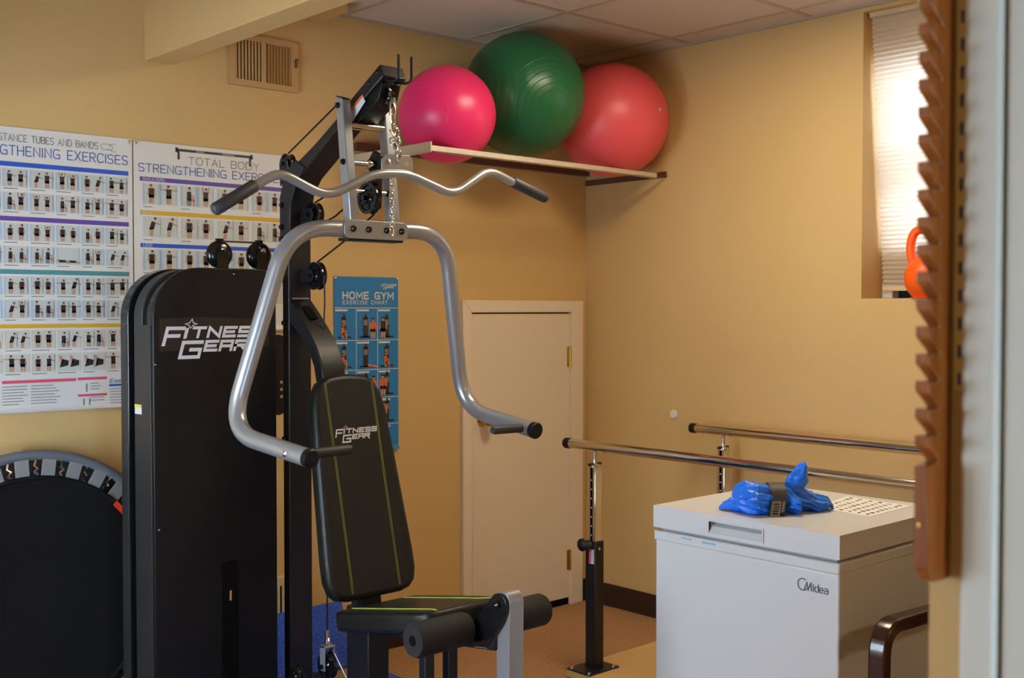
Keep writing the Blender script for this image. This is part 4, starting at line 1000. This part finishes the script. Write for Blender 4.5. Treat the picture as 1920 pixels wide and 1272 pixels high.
# paper on the lid
pp = MB(); ZP = FZ + .0012
c4 = [(-1.215, -2.205), (-.985, -2.200), (-.972, -1.99), (-1.20, -2.03)]
pp.add([(x, y, FZ+.0003) for x, y in c4] + [(x, y, ZP) for x, y in c4], [(0,3,2,1),(4,5,6,7),(0,1,5,4),(1,2,6,5),(2,3,7,6),(3,0,4,7)])
pt = thing('printed_sheet', (-1.09, -2.1, FZ), 'white sheet of small printed pictures lying on the freezer lid', 'paper')
pp.build('sheet', 'sheetw', pt)
dots = MB()
A, B, Cc, D = [Vector(p) for p in c4]
def bil(u, w): q_ = (A*(1-u)+B*u)*(1-w) + (D*(1-u)+Cc*u)*w; return (q_.x, q_.y, ZP+.0005)
for i in range(8):
    for j in range(6):
        u, w = .06 + i*.115, .08 + j*.155; a, b_ = random.uniform(.04, .08), random.uniform(.05, .08)
        dots.mi = random.choice((0, 0, 1, 2)); dots.poly([bil(u, w), bil(u+a, w+.01), bil(u+a*.8, w+b_), bil(u+.01, w+b_)])
dots.build('printed_pictures', ['p_black', 'p_grey', 'ledger'], pt)

# blue plastic bundle cinched with a dark strap
BO = Vector((-1.335, -1.995, FZ)); er = Vector((.737, -.676, 0)); ed = Vector((.676, .737, 0)); ez = Vector((0, 0, 1))
t = thing('blue_bundle', BO, 'crumpled bright blue plastic bundle cinched by a dark buckled strap', 'bundle')
def bq(u, d_, z): return BO + er*u + ed*d_ + ez*z
def blob(secs, name, nseg=84, ns=.010, nf=22, seed=0, parent=None, wr=.0015):
    """secs: (u, d, z centre, radius_d, radius_z); folded cross-sections"""
    mb = MB(); vs = []; n = len(secs)
    fine = []
    for i in range(n-1):
        for k in range(12):
            f_ = k/12; f_ = f_*f_*(3-2*f_); fine.append([secs[i][j]*(1-f_)+secs[i+1][j]*f_ for j in range(5)])
    fine.append(list(secs[-1]))
    for u, d_, z, rd, rz in fine:
        for k in range(nseg):
            a = 2*math.pi*k/nseg
            fold = 1 + .10*math.sin(7*a + seed + u*30) * min(1, .03/max(rd, .01)) + .06*math.sin(13*a - u*60 + seed)
            p = bq(u, d_ + rd*math.cos(a)*fold, max(.0012, z + rz*math.sin(a)*fold))
            q_ = p*nf; nv = noise.noise_vector(q_ + Vector((seed, 0, 0)))
            r_ = noise.noise(q_*2.3)
            p = p + nv*ns*min(1, rd/.02) + Vector((0, 0, abs(r_)*.003)) + noise.noise_vector(q_*4.2)*wr + noise.noise_vector(q_*9)*wr*.4
            p.z = max(p.z, FZ + .001); vs.append(p)
    m_ = len(fine); fs = []
    for i in range(m_-1):
        for k in range(nseg):
            l = (k+1) % nseg; fs.append((i*nseg+k, i*nseg+l, (i+1)*nseg+l, (i+1)*nseg+k))
    fs += [list(range(nseg))[::-1], list(range((m_-1)*nseg, m_*nseg))]
    mb.add(vs, fs); return mb.build(name, 'blue', parent or t, smooth=True, ang=170)
k_ = .001365
def U(px): return (px-1452)*k_
blob([(U(1366), .0, .030, .004, .010), (U(1371), .0, .032, .045, .030), (U(1385), -.01, .040, .060, .040), (U(1405), -.015, .040, .066, .042), (U(1425), -.015, .036, .060, .040), (U(1440), -.01, .034, .046, .040), (U(1462), -.01, .034, .040, .036), (U(1475), -.01, .030, .052, .030), (U(1488), -.015, .022, .050, .022), (U(1494), -.015, .014, .012, .008)], 'gathered_film', seed=1, wr=.0020)
blob([(U(1341), .03, .004, .006, .003), (U(1350), .03, .010, .022, .008), (U(1366), .02, .016, .034, .014), (U(1390), .02, .02, .03, .018)], 'loose_corner', ns=.006, seed=4)
blob([(U(1470), .01, .036, .025, .026), (U(1490), .02, .040, .045, .034), (U(1512), .03, .030, .050, .028), (U(1535), .035, .020, .046, .020), (U(1556), .04, .016, .040, .014), (U(1564), .04, .012, .014, .008), (U(1572), .04, .004, .004, .003)], 'draped_end', seed=9)
# upright pointed end: folded leaf shape with thickness
lf = MB(); n = 40; vs = []; NS = 40
for i in range(n+1):
    f_ = i/n; cu = U(1472) + (U(1510)-U(1472))*f_ + .006*math.sin(f_*3.1); cz = .040 + .098*f_
    w = .030*math.sin(math.pi*min(1, .22 + f_*.78))**.8 * (1.0 if f_ < .75 else 1.0) + .001
    if f_ > .9: w *= (1-f_)/.1*.9 + .1
    for k in range(NS):
        a = 2*math.pi*k/NS
        du = math.cos(a)*w; dd = math.sin(a)*(.016*(1-f_) + .004) + abs(math.cos(a))*.012
        p = bq(cu + du*.88, dd, cz + du*(-.42))
        p += noise.noise_vector(p*30)*.006 + noise.noise_vector(p*85)*.0022
        vs.append(p)
fs = []
for i in range(n):
    for k in range(NS):
        l = (k+1) % NS; fs.append((i*NS+k, i*NS+l, (i+1)*NS+l, (i+1)*NS+k))
fs += [list(range(NS))[::-1], list(range(n*NS, (n+1)*NS))]
lf.add(vs, fs).build('pointed_end', 'blue', t, smooth=True, ang=170)
# strap wrapping over the neck of the bundle
pth = [(-.060, .001), (-.066, .012), (-.062, .040), (-.048, .066), (-.025, .078), (.005, .078), (.032, .062), (.04, .03), (.04, .001)]
fine = fillet([(0, d_, z) for d_, z in pth], .02, 5)
s_ = MB(); vs = []
for p in fine:
    for uu, off in ((U(1431), 0), (U(1462), 0), (U(1462), .0035), (U(1431), .0035)):
        o_ = Vector((0, p.y+.01, p.z-.03)); o_ = o_.normalized()*off if o_.length > 0 else o_
        tw = -(.055 - p.z)*.18 if p.z < .05 else 0
        vs.append(bq(uu + tw + .001, p.y + o_.y, max(.0005, p.z + o_.z)))
fs = []
for i in range(len(fine)-1):
    for k in range(4):
        l = (k+1) % 4; fs.append((i*4+k, i*4+l, (i+1)*4+l, (i+1)*4+k))
fs += [(0, 1, 2, 3), tuple(range(len(vs)-4, len(vs)))[::-1]]
sp2 = s_.add(vs, fs).build('strap', 'strap', t, smooth=True, ang=50)
bk_ = MB()
def bkb(u0, u1, z0, z1, d0, d1):
    vs = [bq(u + (-(.055-z)*.18), d_ - .066 + (z-.02)*.12, z) for d_ in (d1, d0) for z in (z0, z1) for u in (u0, u1)]
    bk_.add(vs, [(0,1,3,2),(4,6,7,5),(0,4,5,1),(2,3,7,6),(0,2,6,4),(1,5,7,3)])
for z0, z1 in ((.001, .006), (.010, .013), (.016, .019), (.022, .025), (.028, .031), (.034, .040)): bkb(U(1434), U(1452), z0, z1, -.007, -.002)
bkb(U(1434), U(1437), .001, .040, -.008, -.002); bkb(U(1449), U(1452), .001, .040, -.008, -.002); bkb(U(1454), U(1459), .012, .040, -.006, -.001)
bk_.build('buckle', 'buckle', sp2)

# ------------------------------------------------------------------ kettlebell on the sill
KC = Vector((.045, -1.712, WZ0))
t = thing('kettlebell', KC, 'bright orange kettlebell standing on the window sill', 'kettlebell')
prof = [(.062, 0), (.068, .003)]
for a in range(-50, 76, 6): prof.append((.088*math.cos(R(a)), .074 + .090*math.sin(R(a))))
MB().lathe(prof, KC, (0, 0, 1), 40).build('body', 'orange', t, smooth=True, ang=60)
hp = fillet([(0, -.062, .120), (0, -.078, .185), (0, -.062, .252), (0, 0, .262), (0, .062, .252), (0, .078, .185), (0, .062, .120)], [.03, .05, .04, .04, .05, .03], 6)
MB().tube([KC + Vector((0, p.y, p.z)) for p in hp], .0165, 16).build('handle', 'orange', t, smooth=True)
lg = MB(); fwd = Vector((-.86, -.5, .0)).normalized(); rt_ = Vector((.5, -.86, 0)).normalized()
def kp(u, w):
    d_ = (fwd*math.cos(u/.088) + rt_*math.sin(u/.088)); zz = .074 + w
    rr = .088*math.sqrt(max(.05, 1 - (w/.090)**2)) + .0012
    return KC + d_*rr + Vector((0, 0, zz))
stroke(lg, kp, [(.048*math.cos(R(a)), .048*math.sin(R(a))) for a in range(0, 361, 8)], .0012)
text(lg, kp, 'TONE', -.036, -.004, .015, .0165, .0035, .0040)
text(lg, kp, 'FITNESS', -.034, -.014, .0055, .0075, .0038, .0012)
stroke(lg, kp, [(-.047, -.008), (-.042, .004), (-.037, -.008)], .002); stroke(lg, kp, [(-.042, .004), (-.042, .012)], .002)
lg.build('logo', 'p_cell2', t)

# ------------------------------------------------------------------ finger ladder on the partition wall
t = thing('finger_ladder', (NX, -3.267, 1.15), 'notched varnished wooden finger ladder on the partition wall', 'finger ladder')
ya, yb = -3.2735, -3.2605
xf = NX - .046
prof = [(NX, 1.152), (xf+.012, 1.152), (xf, 1.172), (xf, 1.262)]
z = 1.262
pts = [(NX-.002, 1.152), (xf+.014, 1.152), (xf, 1.166), (xf, 1.258)]
while z < 2.2:
    pts += [(xf+.021, z-.001), (xf+.0205, z+.0005), (xf+.0005, z+.0145), (xf, z+.0155), (xf, z+.0240)]; z += .0246
pts += [(NX-.002, z)]
MB().prism(pts, 1, ya, yb).build('notched_rail', 'wood', t, bevel=.0012, seg=1)
MB().box((NX, ya+.002, 1.16), (NX-.003, yb-.002, z-.01)).build('backing_strip', 'wood', t)
MB().lathe([(.0028, 0), (.0028, .0006), (.001, .0008)], (xf, (ya+yb)/2, 1.205), (-1, 0, 0), 10).build('screw', 'brass', t)
tp_ = thing('measuring_tape_strip', (NX, -3.2785, 1.33), 'thin yellow strip with navy marks between ladder and white casing', 'tape')
MB().box((NX, -3.2746, 1.325), (NX-.0006, -3.2885, 2.2)).build('strip', 'tapey', tp_)
z = 1.330
while z < 1.76:
    MB().box((NX-.0007, -3.2782, z), (NX-.0011, -3.2815, z+.0115)).build('mark', 'tape', tp_); z += .0254

# ------------------------------------------------------------------ armchair beside the freezer
CH = Vector((-1.22, -2.63, 0))
t = thing('armchair', CH, 'dark mahogany bentwood armchair beside the freezer', 'chair')
def cw(x, y, z): return (CH.x + x, CH.y + y, z)
for y in (.235, -.235):
    pth = fillet([cw(-.300, y, 0), cw(-.275, y, .648), cw(.20, y, .628), cw(.24, y, .60)], [.07, .04], 9)
    # rectangular bentwood section
    mb = MB(); vs = []
    for i, p in enumerate(pth):
        a = pth[max(0, i-1)]; c = pth[min(len(pth)-1, i+1)]; tn = (c-a).normalized(); sd = Vector((0, 1, 0)); nn = tn.cross(sd).normalized()
        for su, sv in ((-1,-1),(1,-1),(1,1),(-1,1)): vs.append(p + sd*su*.0225 + nn*sv*.0165)
    fs = []
    for i in range(len(pth)-1):
        for k in range(4):
            l = (k+1) % 4; fs.append((i*4+k, i*4+l, (i+1)*4+l, (i+1)*4+k))
    fs += [(3,2,1,0), tuple(range(len(vs)-4, len(vs)))]
    mb.add(vs, fs).build('arm', 'woodd', t, bevel=.006, seg=3)
    MB().prism([(CH.x+.24, 0), (CH.x+.28, 0), (CH.x+.27, .45), (CH.x+.33, .92), (CH.x+.29, .92), (CH.x+.225, .45)], 1, CH.y+y-.02, CH.y+y+.02).build('rear_leg', 'woodd', t, bevel=.005)
MB().box(cw(-.26, .21, .37), cw(.24, -.21, .41)).build('seat_frame', 'woodd', t, bevel=.004)
MB().box(cw(-.28, .205, .41), cw(.22, -.205, .465)).build('seat', 'seatfab', t, bevel=.02, seg=3)
MB().prism([(CH.x+.225, .50), (CH.x+.265, .50), (CH.x+.315, .90), (CH.x+.275, .90)], 1, CH.y-.21, CH.y+.21).build('backrest', 'seatfab', t, bevel=.015, seg=3)
